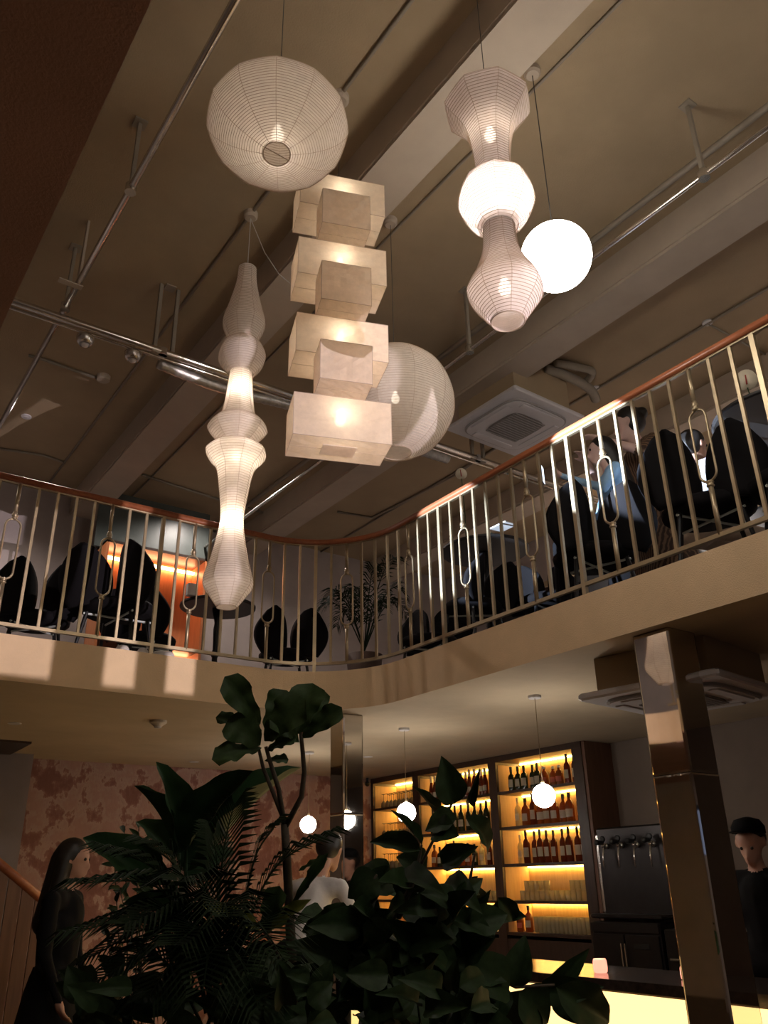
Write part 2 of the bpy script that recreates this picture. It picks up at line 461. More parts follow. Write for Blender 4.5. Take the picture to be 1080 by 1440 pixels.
def oval_parts():
    up = MB().lathe([(0.014, H * 0.775), (0.014, H + 0.02)], 10).lathe([(0.020, H * 0.755), (0.022, H * 0.762), (0.016, H * 0.775), (0.0145, H * 0.785)], 10)
    lo = MB().lathe([(0.014, -0.005), (0.014, H * 0.285)], 10)
    col = []
    for z in (H * 0.745, H * 0.285):
        col.append(MB().lathe([(0.012, z - 0.02), (0.021, z - 0.014), (0.021, z - 0.006), (0.014, z), (0.022, z + 0.007), (0.022, z + 0.014), (0.012, z + 0.02)], 10))
    cz, hh, r = H * 0.515, H * 0.215, 0.052
    path = [Vector((r * math.cos(t), 0, cz + hh - r + r * math.sin(t))) for t in [PI * i / 10 for i in range(11)]] + \
           [Vector((r * math.cos(t), 0, cz - hh + r + r * math.sin(t))) for t in [PI + PI * i / 10 for i in range(11)]]
    ring = MB().tube(path, 0.0075, 6, closed=True)
    # merge upper / lower spindle and ring so the baluster is one welded casting
    body = MB(); 
    for q in (up, lo, ring): body.add(q.v, q.f)
    return body.mesh('oval_baluster', 'brass', True), [c.mesh('collar', 'brass', True) for c in col]
oval_me, collar_mes = oval_parts()
def railing(label, pts, step, first_oval, start, posts, hr_axis=1):
    t = thing('balcony_railing', label, 'railing', (pts[0][0], pts[0][1], ZS1))
    o = Vector((pts[0][0], pts[0][1], ZS1))
    def rel(ob, p): ob.location = Vector(p) - o; return ob
    hr = handrail_mesh(pts, RT).build('handrail', 'wood_rail', t, True); hr.location = -o
    hr['label'] = 'polished reddish wood handrail'
    br = strip_mesh(pts, RB - 0.018, RB + 0.006, 0.013).build('bottom_rail', 'brass', t); br.location = -o
    tr = strip_mesh(pts, RT - 0.012, RT + 0.003, 0.011).build('top_bar', 'brass', t); tr.location = -o
    for i, (x, y, a) in enumerate(walk(pts, step, start)):
        if (i - first_oval) % 5 == 0:
            b = link('oval_baluster', oval_me, t); rel(b, (x, y, RB)); b.rotation_euler.z = a
            for c in collar_mes: cc = link('collar', c, b)
        elif (i - first_oval) % 10 == 8:
            b = link('post', post_me, t); rel(b, (x, y, RB)); b.rotation_euler.z = a
        else:
            b = link('baluster', bal_me, t); rel(b, (x, y, RB)); b.rotation_euler.z = a
    return t
path = offset_edge(0.035)
# first oval at X = 1.01 on the far side; start distance measured from path start X = XL+0.5
railing('brass balcony railing with wooden handrail that curves round the void corner', path, 0.1365, 2, 1.01 - (XL + 0.5) - 2 * 0.1365, ())
railing('brass balcony railing with wooden handrail above the dark near soffit', [(XL - 0.035, Y0 + 0.05), (XL - 0.035, YF - 0.45)], 0.1365, 2, 0.05, ())

# unseen cool spotlights added on the near railing for bluish light across the void
for (x, y, z), aim, pw, an, l in (((0.26, 5.15, HC + 1.88), (3.84, 4.50, HC + 2.38), 2400, 15, 'added unseen cool spotlight on the near railing aimed at the curved corner side'),
                              ((0.26, 3.75, HC + 1.92), (4.80, 2.86, HC + 2.62), 5000, 12, 'added unseen cool spotlight on the near railing aimed at the people upstairs')):
    d = (Vector(aim) - Vector((x, y, z))).normalized()
    t = thing('added_spotlight', l, 'spotlight', (x, y, z), group='added cool spotlights on the near railing')
    MB().tube([d * -0.07, d * -0.005], 0.030, 14).build('housing', 'black_metal', t, True)
    MB().tube([d * -0.006, d * -0.002], 0.026, 14).build('lens', 'white_plastic', t, True)
    MB().box((-0.105, -0.012, -0.05), (-0.03, 0.012, -0.025)).build('clamp', 'black_metal', t)
    MB().tube([(-0.035, 0, -0.04), (-0.02, 0, -0.02), d * -0.05], 0.007, 6).build('bracket', 'black_metal', t)
    so = spot('lamp_light', (0, 0, 0), d, pw * LP, an, (0.66, 0.80, 1.0), 0.25, 0.012); so.parent = t; so.location = d * 0.01
# ============================================================ MIRROR COLUMNS
def column(label, x0, y0, s, hgt):
    t = thing('mirror_column', label, 'column', (x0 + s / 2, y0 + s / 2, 0), group='mirror clad columns under the balcony')
    h = s / 2
    MB().box((-h + 0.008, -h + 0.008, 0), (h - 0.008, h - 0.008, hgt)).build('core', 'black_metal', t)
    bev = 0.012
    for k in range(4):
        z0 = 0.0
        for z1 in (hgt * 0.72, hgt):
            m = MB()
            a, b = h - 0.004, bev
            vs = [(-a, -h + 0.006, z0 + 0.002), (a, -h + 0.006, z0 + 0.002), (a, -h + 0.006, z1 - 0.002), (-a, -h + 0.006, z1 - 0.002),
                  (-a + b, -h, z0 + b), (a - b, -h, z0 + b), (a - b, -h, z1 - b), (-a + b, -h, z1 - b)]
            m.add(vs, [(4, 5, 6, 7), (0, 1, 5, 4), (1, 2, 6, 5), (2, 3, 7, 6), (3, 0, 4, 7)])
            p = m.build('mirror_panel', 'mirror', t); p.rotation_euler.z = k * PI / 2
            z0 = z1
    return t
column('tall mirror clad column in front of the beer taps', 3.875, 2.72, 0.25, ZS0)
column('slim mirror clad column under the curved balcony corner', 3.70, 5.78, 0.20, ZS0)

# ============================================================ CEILING SERVICES
def pipe(name, pts, r, m, label, cat='pipe', n=10, group=None):
    p0 = Vector(pts[0]); o = MB().tube([Vector(p) - p0 for p in pts], r, n).build(name, m, None, True, p0)
    return tag(o, label, cat, group)
def hanger(x, y, z0, label, shape='rod'):
    t = thing('pipe_hanger', label, 'hanger', (x, y, z0))
    if shape == 'rod':
        MB().box((-0.012, -0.012, 0.0), (0.012, 0.012, ZC - HC - (z0 - HC))).build('rod', 'pipe_paint', t)
    else:
        for s in (-0.07, 0.07):
            MB().box((s - 0.014, -0.014, 0), (s + 0.014, 0.014, ZC - z0)).build('rod', 'pipe_paint', t)
        MB().box((-0.09, -0.018, -0.03), (0.09, 0.018, 0.0)).build('cross_bar', 'pipe_paint', t)
    MB().lathe([(0.034, -0.03), (0.034, 0.03)], 10, cap=True).build('clamp', 'steel', t)
    MB().box((-0.04, -0.04, ZC - z0 - 0.012), (0.04, 0.04, ZC - z0)).build('ceiling_plate', 'pipe_paint', t)
    return t
zp = HC + 3.83
pipe('sprinkler_pipe', [(0.98, Y0, zp), (0.98, YW, zp)], 0.022, 'pipe_chrome', 'long chrome sprinkler pipe beside the dark soffit')
zc = HC + 3.76
pipe('sprinkler_pipe', [(X0, 5.30, zc), (XWU - 0.12, 5.30, zc)], 0.028, 'pipe_chrome', 'chrome cross pipe running under both concrete beams')
pipe('cable_pipe', [(X0, 5.36, zc - 0.015), (XWU - 0.12, 5.36, zc - 0.015)], 0.013, 'pipe_chrome', 'thin bright pipe alongside the chrome cross pipe')
def flex():
    pts = []; 
    x = 1.75
    prof = []
    m = MB(); n = 90
    P = [Vector((1.75 + 2.9 * i / n, 5.42 + 0.02 * math.sin(i * 0.12), zc - 0.03 - 0.02 * math.sin(i * 0.09))) for i in range(n + 1)]
    m.tube([p - P[0] for p in P], [0.042 + (0.004 if i % 2 else 0.0) for i in range(n + 1)], 10)
    o = m.build('flexible_duct', 'foil', None, True, P[0]); tag(o, 'ribbed foil flexible duct tied along the cross pipe', 'duct')
flex()
zr = HC + 3.80
pipe('sprinkler_pipe', [(3.73, Y0, zr), (3.73, YW, zr)], 0.017, 'pipe_chrome', 'slim chrome pipe on rods running past the white globe lamp')
pipe('conduit', [(4.10, Y0, ZC - 0.06), (4.10, YW, ZC - 0.06)], 0.024, 'pipe_paint', 'painted conduit tucked against the beam over the white globe lamp')
pipe('conduit', [(1.905, Y0, ZC - 0.012), (1.905, YW, ZC - 0.012)], 0.012, 'pipe_paint', 'thin painted ceiling conduit feeding the slim lantern and box tower')
pipe('conduit', [(5.76, Y0, ZC - 0.012), (5.76, YW, ZC - 0.012)], 0.012, 'pipe_paint', 'thin painted ceiling conduit past the square air conditioner')
pipe('conduit', [(2.85, Y0, ZC - 0.012), (2.85, YW, ZC - 0.012)], 0.010, 'pipe_paint', 'thin painted ceiling conduit feeding the white globe lamp')
hanger(0.98, 0.892 * 4.38, zp, 'rod hanger above the pipe joint by the dark soffit')
hanger(0.98, 1.20 * 4.38, zp, 'flat strap hanger near the pipe crossing')
hanger(1.74, 5.30, zc, 'twin rod hanger holding the cross pipe by the spotlights', 'twin')
hanger(4.95, 5.30, zc, 'twin rod hanger holding the cross pipe beside the air conditioner', 'twin')
hanger(3.73, 1.87, zr, 'angle rod hanger on the slim pipe beyond the white globe')
hanger(3.73, 4.0, zr, 'rod hanger on the slim pipe behind the pink lantern')
# angled strap bracket
t = thing('strap_bracket', 'pale angle bracket steadying the chrome pipe near the crossing', 'bracket', (0.98, 4.95, zp))
MB().box((-0.008, -0.025, 0.0), (0.008, 0.025, ZC - zp)).build('strap', 'plaster_beam', t)
MB().box((-0.13, -0.025, -0.028), (0.03, 0.025, -0.020)).build('foot', 'plaster_beam', t)
# spotlights hanging from cross pipe
def pipe_spot(px, py, label):
    p = atZ(px, py, zc - 0.06)
    t = thing('ceiling_spotlight', label, 'spotlight', p, group='spotlights on the cross pipe')
    MB().lathe([(0.030, -0.035), (0.038, -0.045), (0.058, -0.02), (0.066, 0.01), (0.066, 0.022), (0.03, 0.035)], 20).build('housing', 'steel', t, True)
    MB().lathe([(0.006, -0.058), (0.026, -0.052), (0.030, -0.036)], 16).build('lens', 'white_plastic', t, True)
    MB().tube([(0, 0, 0.03), (0, 0, 0.09)], 0.010, 8).build('stem', 'steel', t)
    return p
for px, py, l in ((120, 478, 'round metal spotlight on the cross pipe beside the pipe crossing'), (187, 500, 'round metal spotlight on the cross pipe beside the twin hanger')):
    pipe_spot(px, py, l)
# ceiling boxes with conduits
def ceil_disc(name, px, py, r, h, m, label, cat):
    p = atZ(px, py, ZC - h)
    o = MB().lathe([(r * 0.92, 0), (r, h * 0.25), (r, h)], 18).build(name, m, None, False, p); return tag(o, label, cat), p
ceil_disc('junction_box', 145, 535, 0.062, 0.05, 'plaster_beam', 'round painted junction box on the dim ceiling below the spotlights', 'junction box')
ceil_disc('sprinkler_rose', 995, 455, 0.045, 0.015, 'white_plastic', 'small white round ceiling rose above the wooden handrail', 'sprinkler')
ceil_disc('sprinkler_rose', 838, 547, 0.04, 0.015, 'white_plastic', 'small white round ceiling rose beside the air conditioner duct', 'sprinkler')
def cpath(name, pxs, r, m, label):
    P = [atZ(x, y, ZC - r) for x, y in pxs]; pipe(name, P, r, m, label, n=8)
cpath('conduit', [(145, 535), (62, 506), (40, 500)], 0.014, 'pipe_paint', 'short painted conduit leading to the round junction box')
cpath('conduit', [(0, 631), (60, 640), (92, 651)], 0.014, 'pipe_paint', 'short painted conduit at the far dim ceiling above the handrail')
cpath('conduit', [(475, 720), (523, 728), (556, 712), (640, 668), (700, 628)], 0.016, 'pipe_paint', 'bent painted conduit below the big round lantern')
cpath('conduit', [(200, 668), (300, 700), (400, 730)], 0.016, 'pipe_paint', 'painted conduit crossing the ceiling behind the slim lantern')
cpath('conduit', [(995, 455), (1050, 485), (1080, 500)], 0.010, 'pipe_paint', 'thin conduit branching from the ceiling rose above the handrail')

# upper air conditioner
def cassette(name, label, c, s, rz, zceil, hbox, m='white_plastic'):
    t = thing(name, label, 'air conditioner', c, rz)
    h = s / 2
    MB().rbox((-h, -h, 0), (h, h, 0.045), 0.012).build('panel', m, t)
    ip = [(h * 0.82 * (1 if abs(math.cos(a)) ** 0.35 else 0) * math.copysign(abs(math.cos(a)) ** 0.35, math.cos(a)), h * 0.82 * math.copysign(abs(math.sin(a)) ** 0.35, math.sin(a))) for a in [2 * PI * i / 48 + 0.01 for i in range(48)]]
    MB().prism(ip, -0.016, 0.004).build('inner_frame', 'grey_plastic', t)
    ip2 = [(x * 0.965, y * 0.965) for x, y in ip]
    MB().prism(ip2, -0.022, 0.0).build('face', m, t)
    for k in range(4):
        v = MB().rbox((-h * 0.52, -h * 0.74, -0.030), (h * 0.52, -h * 0.60, -0.019), 0.005).build('louvre', m, t)
        v.rotation_euler.z = k * PI / 2
    gp = [(h * 0.46 * math.copysign(abs(math.cos(a)) ** 0.45, math.cos(a)), h * 0.46 * math.copysign(abs(math.sin(a)) ** 0.45, math.sin(a))) for a in [2 * PI * i / 32 + 0.01 for i in range(32)]]
    MB().prism(gp, -0.030, -0.02).build('grille_back', 'grille', t)
    g = MB()
    for i in range(13):
        y = -h * 0.42 + h * 0.84 * i / 12
        g.box((-h * 0.42, y - 0.004, -0.036), (h * 0.42, y + 0.004, -0.028))
    for i in range(25):
        x = -h * 0.42 + h * 0.84 * i / 24
        g.box((x - 0.0025, -h * 0.42, -0.034), (x + 0.0025, h * 0.42, -0.029))
    go = g.build('grille_mesh', 'grey_plastic', t); go['kind'] = 'stuff'
    MB().box((-h * 0.8, -h * 0.8, 0.04), (h * 0.8, h * 0.8, hbox)).build('casing', 'plaster_ceiling', t)
    return t
zac = HC + 3.85
pa, pb, pc = atZ(635, 605, zac), atZ(708, 543, zac), atZ(815, 590, zac)
cen = (pa + pc) / 2
cassette('ceiling_air_conditioner', 'square white ceiling air conditioner above the balcony handrail', cen, ((pa - pb).length + (pc - pb).length) / 2, math.atan2(pc.y - pb.y, pc.x - pb.x), ZC, ZC - zac)
# insulated hoses from the unit up to the ceiling
def hose(pts, r, label):
    P = [Vector(p) for p in pts]; Q = []
    for i in range(len(P) - 1):
        for k in range(8):
            p0, p1, p2, p3 = P[max(i - 1, 0)], P[i], P[i + 1], P[min(i + 2, len(P) - 1)]; t = k / 8
            Q.append(0.5 * (2 * p1 + (p2 - p0) * t + (2 * p0 - 5 * p1 + 4 * p2 - p3) * t * t + (3 * p1 - p0 - 3 * p2 + p3) * t ** 3))
    Q.append(P[-1]); o = MB().tube([q - Q[0] for q in Q], [r * (1 + 0.06 * (i % 2)) for i in range(len(Q))], 10).build('insulated_hose', 'pipe_paint', None, True, Q[0])
    tag(o, label, 'hose')
hose([atZ(838, 562, HC + 4.26), atZ(832, 550, HC + 4.27), atZ(816, 538, HC + 4.28), atZ(790, 526, HC + 4.29), atZ(765, 518, HC + 4.30)], 0.045, 'thick insulated hose curling above the air conditioner')
hose([atZ(826, 535, HC + 4.32), atZ(832, 527, HC + 4.32), atZ(828, 520, HC + 4.325), atZ(780, 510, HC + 4.33)], 0.035, 'thinner insulated hose behind the thick one')
# lower air conditioner right of the tall column
p = atZ(968, 975, HC + 1.0)
lac = cassette('ceiling_air_conditioner', 'white ceiling air conditioner hung low behind the mirror column', (4.50, 3.13, HC + 1.0), 0.92, math.radians(8), ZS0, 0.262)

# downlights added upstairs as fill to brighten the walls
for x, y, pw, l in ((1.3, 8.0, 62, 'small added fill downlight over the far upper seating'), (3.6, 8.2, 80, 'small added fill downlight beyond the corner palm'), (-1.0, 8.0, 50, 'small added fill downlight beyond the white braced chair'), (7.0, 5.6, 330, 'small added fill downlight over the flower table'), (7.0, 2.8, 300, 'small added fill downlight behind the anthurium table')):
    t = thing('fill_downlight', l, 'downlight', (x, y, ZC - 0.012), group='added fill downlights upstairs')
    MB().lathe([(0.036, 0.0), (0.050, 0.002), (0.050, 0.013)], 20).build('trim_ring', 'white_plastic', t)
    MB().lathe([(0.01, -0.001), (0.035, 0.0005), (0.035, 0.004)], 16).build('diffuser', 'white_plastic', t, True)
    so = spot('lamp_light', (0, 0, -0.02), (0, 0, -1), pw * LP, 145, (1.0, 0.88, 0.80), 0.5, 0.04); so.parent = t
# lower ceiling fittings
for px, py, l in ((20, 1018, 'small recessed downlight in the lower ceiling near the stair'), (273, 1072, 'small recessed downlight by the mural wall'), (517, 1065, 'small recessed downlight beside the slim column')):
    p = atZ(px, py, ZS0 - 0.006); o = MB().lathe([(0.05, 0), (0.058, 0.004), (0.058, 0.007)], 18).build('downlight', 'white_plastic', None, False, p); tag(o, l, 'downlight')
p = atZ(222, 1022, ZS0 - 0.05)
t = thing('smoke_detector', 'small round smoke detector on the lower ceiling', 'smoke detector', p)
MB().lathe([(0.03, 0.0), (0.055, 0.02), (0.07, 0.03), (0.07, 0.051)], 18).build('base', 'canvas', t)
MB().lathe([(0.02, -0.012), (0.028, -0.01), (0.03, 0.002)], 14).build('sensor', 'white_plastic', t)

# ============================================================ PAPER LANTERNS
def resample(prof, step):
    """equal arc-length samples of an (r, z) profile"""
    out = [prof[0]]; acc = 0.0; nxt = step
    for a, b in zip(prof, prof[1:]):
        L = math.hypot(b[0] - a[0], b[1] - a[1])
        while L > 0 and acc + L >= nxt:
            t = (nxt - acc) / L; out.append((a[0] + (b[0] - a[0]) * t, a[1] + (b[1] - a[1]) * t)); nxt += step
        acc += L
    if math.hypot(out[-1][0] - prof[-1][0], out[-1][1] - prof[-1][1]) > step * 0.3: out.append(prof[-1])
    else: out[-1] = prof[-1]
    return out
def shade(parent, prof, m, nseam=8, rib=0.013, rr=0.0014, ph=0.0, name='paper_shade', facet=0.03, seam_r=0.0011):
    """prof from bottom to top, lantern-local. paper skin sagging between a wound bamboo rib"""
    P = resample(smooth_prof(prof, 8), rib / 2)
    nn = nseam * 6
    vs = []; fs = []
    for i, (r, z) in enumerate(P):
        q = r - (0.0012 if i % 2 else 0.0)
        for k in range(nn):
            a = 2 * PI * k / nn + ph; u = (k % 6) / 6.0
            sag = 1 - facet * math.sin(PI * u)
            vs.append((q * sag * math.cos(a), q * sag * math.sin(a), z))
    for i in range(len(P) - 1):
        for k in range(nn): j = (k + 1) % nn; fs.append((i * nn + k, i * nn + j, (i + 1) * nn + j, (i + 1) * nn + k))
    sh = MB().add(vs, fs).build(name, m, parent, True)
    # one continuous spiral rib
    pts = []
    for i in range(0, len(P) - 2, 2):
        (r0, z0), (r1, z1) = P[i], P[i + 2]
        for k in range(nn):
            t = k / nn; a = 2 * PI * t + ph; u = (k % 6) / 6.0; sag = 1 - facet * math.sin(PI * u)
            r = (r0 + (r1 - r0) * t + 0.0006) * sag; pts.append((r * math.cos(a), r * math.sin(a), z0 + (z1 - z0) * t))
    if len(pts) > 3: MB().tube(pts, rr, 3).build('spiral_rib', 'bamboo', sh)
    me = MB().tube([((r + 0.0008) * math.cos(ph), (r + 0.0008) * math.sin(ph), z) for r, z in P[::2]], seam_r, 3).mesh('paper_seam', 'bamboo')
    for k in range(nseam):
        s = link('paper_seam', me, sh); s.rotation_euler.z = 2 * PI * k / nseam
    return sh
def ring(parent, r, z, rr=0.0025, name='wire_ring'):
    return MB().tube([(r * math.cos(2 * PI * k / 24), r * math.sin(2 * PI * k / 24), z) for k in range(24)], rr, 5, closed=True).build(name, 'bamboo', parent)
def bulb(parent, z, power, col, xy=(0, 0), size=0.032):
    MB().lathe([(0.004, -0.035), (0.018, -0.03), (0.027, -0.012), (0.027, 0.004), (0.016, 0.028), (0.013, 0.05), (0.004, 0.052)], 12).build('bulb', 'bulb', parent, True, (xy[0], xy[1], z))
    return light(parent, (xy[0], xy[1], z - 0.01), power, col, size)
def cord_part(parent, z0, z1, r=0.0022, m='cord', xy=(0, 0)):
    return MB().tube([(xy[0], xy[1], z0), (xy[0], xy[1], z1)], r, 5).build('cord', m, parent)
def canopy(parent, z, xy=(0, 0), r=0.05, h=0.05):
    return MB().lathe([(r * 0.75, z - h), (r, z - h * 0.7), (r, z)], 18, (xy[0], xy[1], 0)).build('ceiling_canopy', 'plaster_beam', parent)
def px_prof(XY, rows, zbase):
    out = []
    for y, r in rows:
        z, d = zon(XY, y); out.append((r * d / F, z - zbase))
    return out[::-1]

# --- slim tall lantern made of turned sections
XY = (1.905, 4.21); zb = zon(XY, 854)[0]
L1 = thing('paper_lantern', 'tall slim paper lantern of spindle and bulb sections hanging by the far railing', 'lantern', (XY[0], XY[1], zb), group='paper lanterns over the void')
secs = [[(378, 13), (400, 15), (430, 23), (452, 30), (462, 29), (479, 20)],
        [(480, 21), (487, 28), (500, 33), (513, 30), (526, 18)],
        [(511, 14.5), (540, 17), (565, 20), (585, 25), (596, 37), (603, 42), (610, 38), (624, 21)],
        [(624, 20), (630, 36), (637, 43), (646, 38), (660, 27), (690, 21), (729, 16.5), (760, 21), (790, 28), (820, 36), (838, 26), (854, 14)]]
for i, s in enumerate(secs):
    shade(L1, px_prof(XY, s, zb), 'paper_warm', 8, 0.016, 0.0013, ph=0.2 * i)
r_, z_ = px_prof(XY, [(854, 14)], zb)[0]; ring(L1, r_, z_)
for y, pw in ((548, 3.0), (641, 3.6), (733, 3.8)): bulb(L1, zon(XY, y)[0] - zb, pw, WARM)
cord_part(L1, zon(XY, 380)[0] - zb, ZC - zb, 0.003, 'cord_pale'); canopy(L1, ZC - zb)
pts = [Vector((0, 0, ZC - zb - 0.05))]
q1, q2, q3 = atZ(372, 355, HC + 4.15), atZ(392, 385, HC + 4.05), atZ(412, 402, HC + 4.0)
o_ = Vector((XY[0], XY[1], zb))
MB().tube([pts[0], q1 - o_, q2 - o_, q3 - o_], 0.003, 5).build('slack_cord', 'cord_pale', L1)

# --- saucer-shaped lantern
dc = atD(391, 178, 3.75); zb = dc.z - 0.20
D1 = thing('paper_lantern', 'wide saucer shaped ribbed paper lantern with a bright bulb at its heart', 'lantern', (dc.x, dc.y, zb), group='paper lanterns over the void')
a, c = 0.318, 0.205
prof = []
for i in range(0, 29):
    t = -PI / 2 + 0.19 + (PI - 0.38) * i / 28
    prof.append((a * math.cos(t), 0.20 + (c + (-0.085 if t > 0 else -0.005)) * math.sin(t)))
dsh = shade(D1, prof, 'paper_warm', 12, 0.0115, 0.0012, facet=0.014)
dr = ring(D1, prof[0][0], prof[0][1], 0.003)
dw = MB().tube([(-prof[0][0], 0, prof[0][1]), (prof[0][0], 0, prof[0][1])], 0.0022, 5).build('wire_spreader', 'bamboo', D1)
_ax = Vector((dc.y, -dc.x, 0)).normalized()
for _o in (dsh, dr, dw): _o.matrix_local = Matrix.Translation((0, 0, 0.2)) @ Matrix.Rotation(math.radians(-7), 4, _ax) @ Matrix.Translation((0, 0, -0.2))
bulb(D1, 0.15, 1.7, WARM); cord_part(D1, 0.16, ZC - zb); canopy(D1, ZC - zb)
# --- box tower
TW = [(1.905, 3.035, 3.594, 3.358, 0.476, 0.240), (1.838, 2.880, 3.357, 3.122, 0.256, 0.16), (1.905, 3.035, 3.121, 2.880, 0.476, 0.240),
      (1.842, 2.885, 2.879, 2.637, 0.256, 0.16), (1.910, 3.040, 2.636, 2.402, 0.476, 0.240), (1.846, 2.893, 2.401, 2.176, 0.256, 0.17), (1.919, 3.048, 2.175, 1.939, 0.486, 0.230)]
yaw = math.radians(-20.05); zb = HC + 1.939
T1 = thing('box_lantern', 'stacked tower lantern of large and small square paper boxes', 'lantern', (1.91, 3.04, zb), yaw, group='paper lanterns over the void')
Ry = Matrix.Rotation(-yaw, 3, 'Z')
rnd = random.Random(3)
for i, (x, y, zt, z0, w, d) in enumerate(TW):
    c = Ry @ Vector((x - 1.91, y - 3.04, 0)); a0, a1 = z0 + HC - zb + 0.002, zt + HC - zb - 0.002
    bm = bmesh.new(); N = 8
    def face(p0, pu, pv, n):
        g = {}
        for u in range(N + 1):
            for v in range(N + 1):
                p = p0 + pu * (u / N) + pv * (v / N); e = min(u, v, N - u, N - v)
                k = 0 if e == 0 else rnd.uniform(-0.0035, 0.002)
                g[u, v] = bm.verts.new(p + n * k)
        for u in range(N):
            for v in range(N): bm.faces.new((g[u, v], g[u + 1, v], g[u + 1, v + 1], g[u, v + 1]))
    X_, Y_, Z_ = Vector((w, 0, 0)), Vector((0, d, 0)), Vector((0, 0, a1 - a0))
    o = Vector((c.x - w / 2, c.y - d / 2, a0))
    face(o, X_, Z_, Vector((0, -1, 0))); face(o + Y_, X_, Z_, Vector((0, 1, 0)))
    face(o, Y_, Z_, Vector((-1, 0, 0))); face(o + X_, Y_, Z_, Vector((1, 0, 0)))
    face(o, X_, Y_, Vector((0, 0, -1))); face(o + Z_, X_, Y_, Vector((0, 0, 1)))
    bmesh.ops.remove_doubles(bm, verts=bm.verts, dist=1e-5); bmesh.ops.recalc_face_normals(bm, faces=bm.faces)
    me = bpy.data.meshes.new('paper_box'); me.materials.append(mat('paper_box')); bm.to_mesh(me); bm.free()
    pb_ = link('paper_box', me, T1)
    fr = MB(); h = a1 - a0; e = 0.0016
    for sx in (0, 1):
        for sy in (0, 1):
            fr.tube([o + X_ * sx + Y_ * sy, o + X_ * sx + Y_ * sy + Z_], e, 4)
    for sz in (0, 1):
        q = [o + Z_ * sz, o + Z_ * sz + X_, o + Z_ * sz + X_ + Y_, o + Z_ * sz + Y_]; fr.tube(q, e, 4, closed=True)
    q = [o + Z_ * 0.5 - Vector((.001, .001, 0)), o + Z_ * 0.5 + X_ + Vector((.001, -.001, 0))]
    fr.tube([o + Y_ * 0.5 - Vector((0, 0, .001)), o + Y_ * 0.5 + X_ - Vector((0, 0, .001))], e * 0.6, 3)
    fr.build('wire_frame', 'bamboo', pb_)
    if i == 6:
        MB().box((c.x - 0.085, c.y - 0.05, a0 - 0.006), (c.x + 0.085, c.y + 0.05, a0 - 0.001)).build('paper_flap', 'paper_warm', pb_)
for i, pw in ((0, 0.40), (2, 0.75), (4, 1.0), (6, 0.38)):
    x, y, zt, z0, w, d = TW[i]; c = Ry @ Vector((x - 1.91, y - 3.04, 0))
    bulb(T1, zt + HC - zb - 0.085, pw, WARM, (c.x + 0.0, c.y - 0.045))
cord_part(T1, HC + 3.59 - zb, ZC - zb); canopy(T1, ZC - zb, r=0.06)
# --- pink-white lantern with bell top, bright ball and bulb-shaped bottom
p = atZ(667, -40, ZC); XY = (p.x, p.y); zb = zon(XY, 462)[0]
R1 = thing('paper_lantern', 'pinkish paper lantern with octagonal bell top and glowing ball waist', 'lantern', (XY[0], XY[1], zb), group='paper lanterns over the void')
bell = [(142, 34), (142.5, 50), (146, 59), (152, 61), (161, 54), (174, 41), (188, 32.5), (215, 27), (240, 25.5), (262, 26)]
ball = [(246, 20), (251, 34), (262, 47), (276, 53), (289, 53), (303, 46), (315, 33), (320, 24)]
bott = [(306, 22), (330, 23), (355, 27), (378, 37), (396, 49), (409, 54), (420, 50), (436, 37), (452, 24)]
shade(R1, px_prof(XY, bell, zb), 'paper_pink', 8, 0.014, 0.0014, facet=0.055, ph=0.3)
shade(R1, px_prof(XY, ball, zb), 'paper_pink', 8, 0.015, 0.0014)
shade(R1, px_prof(XY, bott, zb), 'paper_pink', 8, 0.014, 0.0014, facet=0.03, ph=0.2)
r_, z_ = px_prof(XY, [(452, 24)], zb)[0]; ring(R1, r_, z_, 0.003)
for yy in (247, 319):
    r_, z_ = px_prof(XY, [(yy, 23)], zb)[0]
    MB().lathe([(0.012, z_ - 0.002), (r_, z_ - 0.002), (r_, z_ + 0.002), (0.012, z_ + 0.002)], 24, cap=False).build('light_block_disc', 'white_paint', R1)  # hidden discs added to keep the ball's light from neighbouring sections
for y, pw in ((190, 0.06), (283, 11.0), (405, 0.12)): bulb(R1, zon(XY, y)[0] - zb, pw, NEUT)
cord_part(R1, zon(XY, 141)[0] - zb, ZC - zb); canopy(R1, ZC - zb)
# --- white glass globe
gc = atD(782, 361, 4.34)
G1 = thing('globe_lamp', 'plain bright white globe lamp hanging behind the pinkish lantern', 'lamp', (gc.x, gc.y, gc.z - 0.184), group='paper lanterns over the void')
MB().sphere((0, 0, 0.184), 0.184, 40, 24).build('globe', 'opal_big', G1, True)
cord_part(G1, 0.36, ZC - gc.z + 0.184, 0.0028); canopy(G1, ZC - gc.z + 0.184)
# --- two unseen globes added farther back as fill for the ceiling
for gx, gy, gz, l in ((2.9, -1.1, 2.95, 'added white fill globe hanging in the void near the back window'), (1.1, -2.2, 3.2, 'added white fill globe hanging high beside the near balcony')):
    g = thing('globe_lamp', l, 'lamp', (gx, gy, HC + gz - 0.184), group='paper lanterns over the void')
    MB().sphere((0, 0, 0.184), 0.184, 32, 20).build('globe', 'opal_fill', g, True)
    cord_part(g, 0.36, ZC - HC - gz + 0.184, 0.0028); canopy(g, ZC - HC - gz + 0.184)
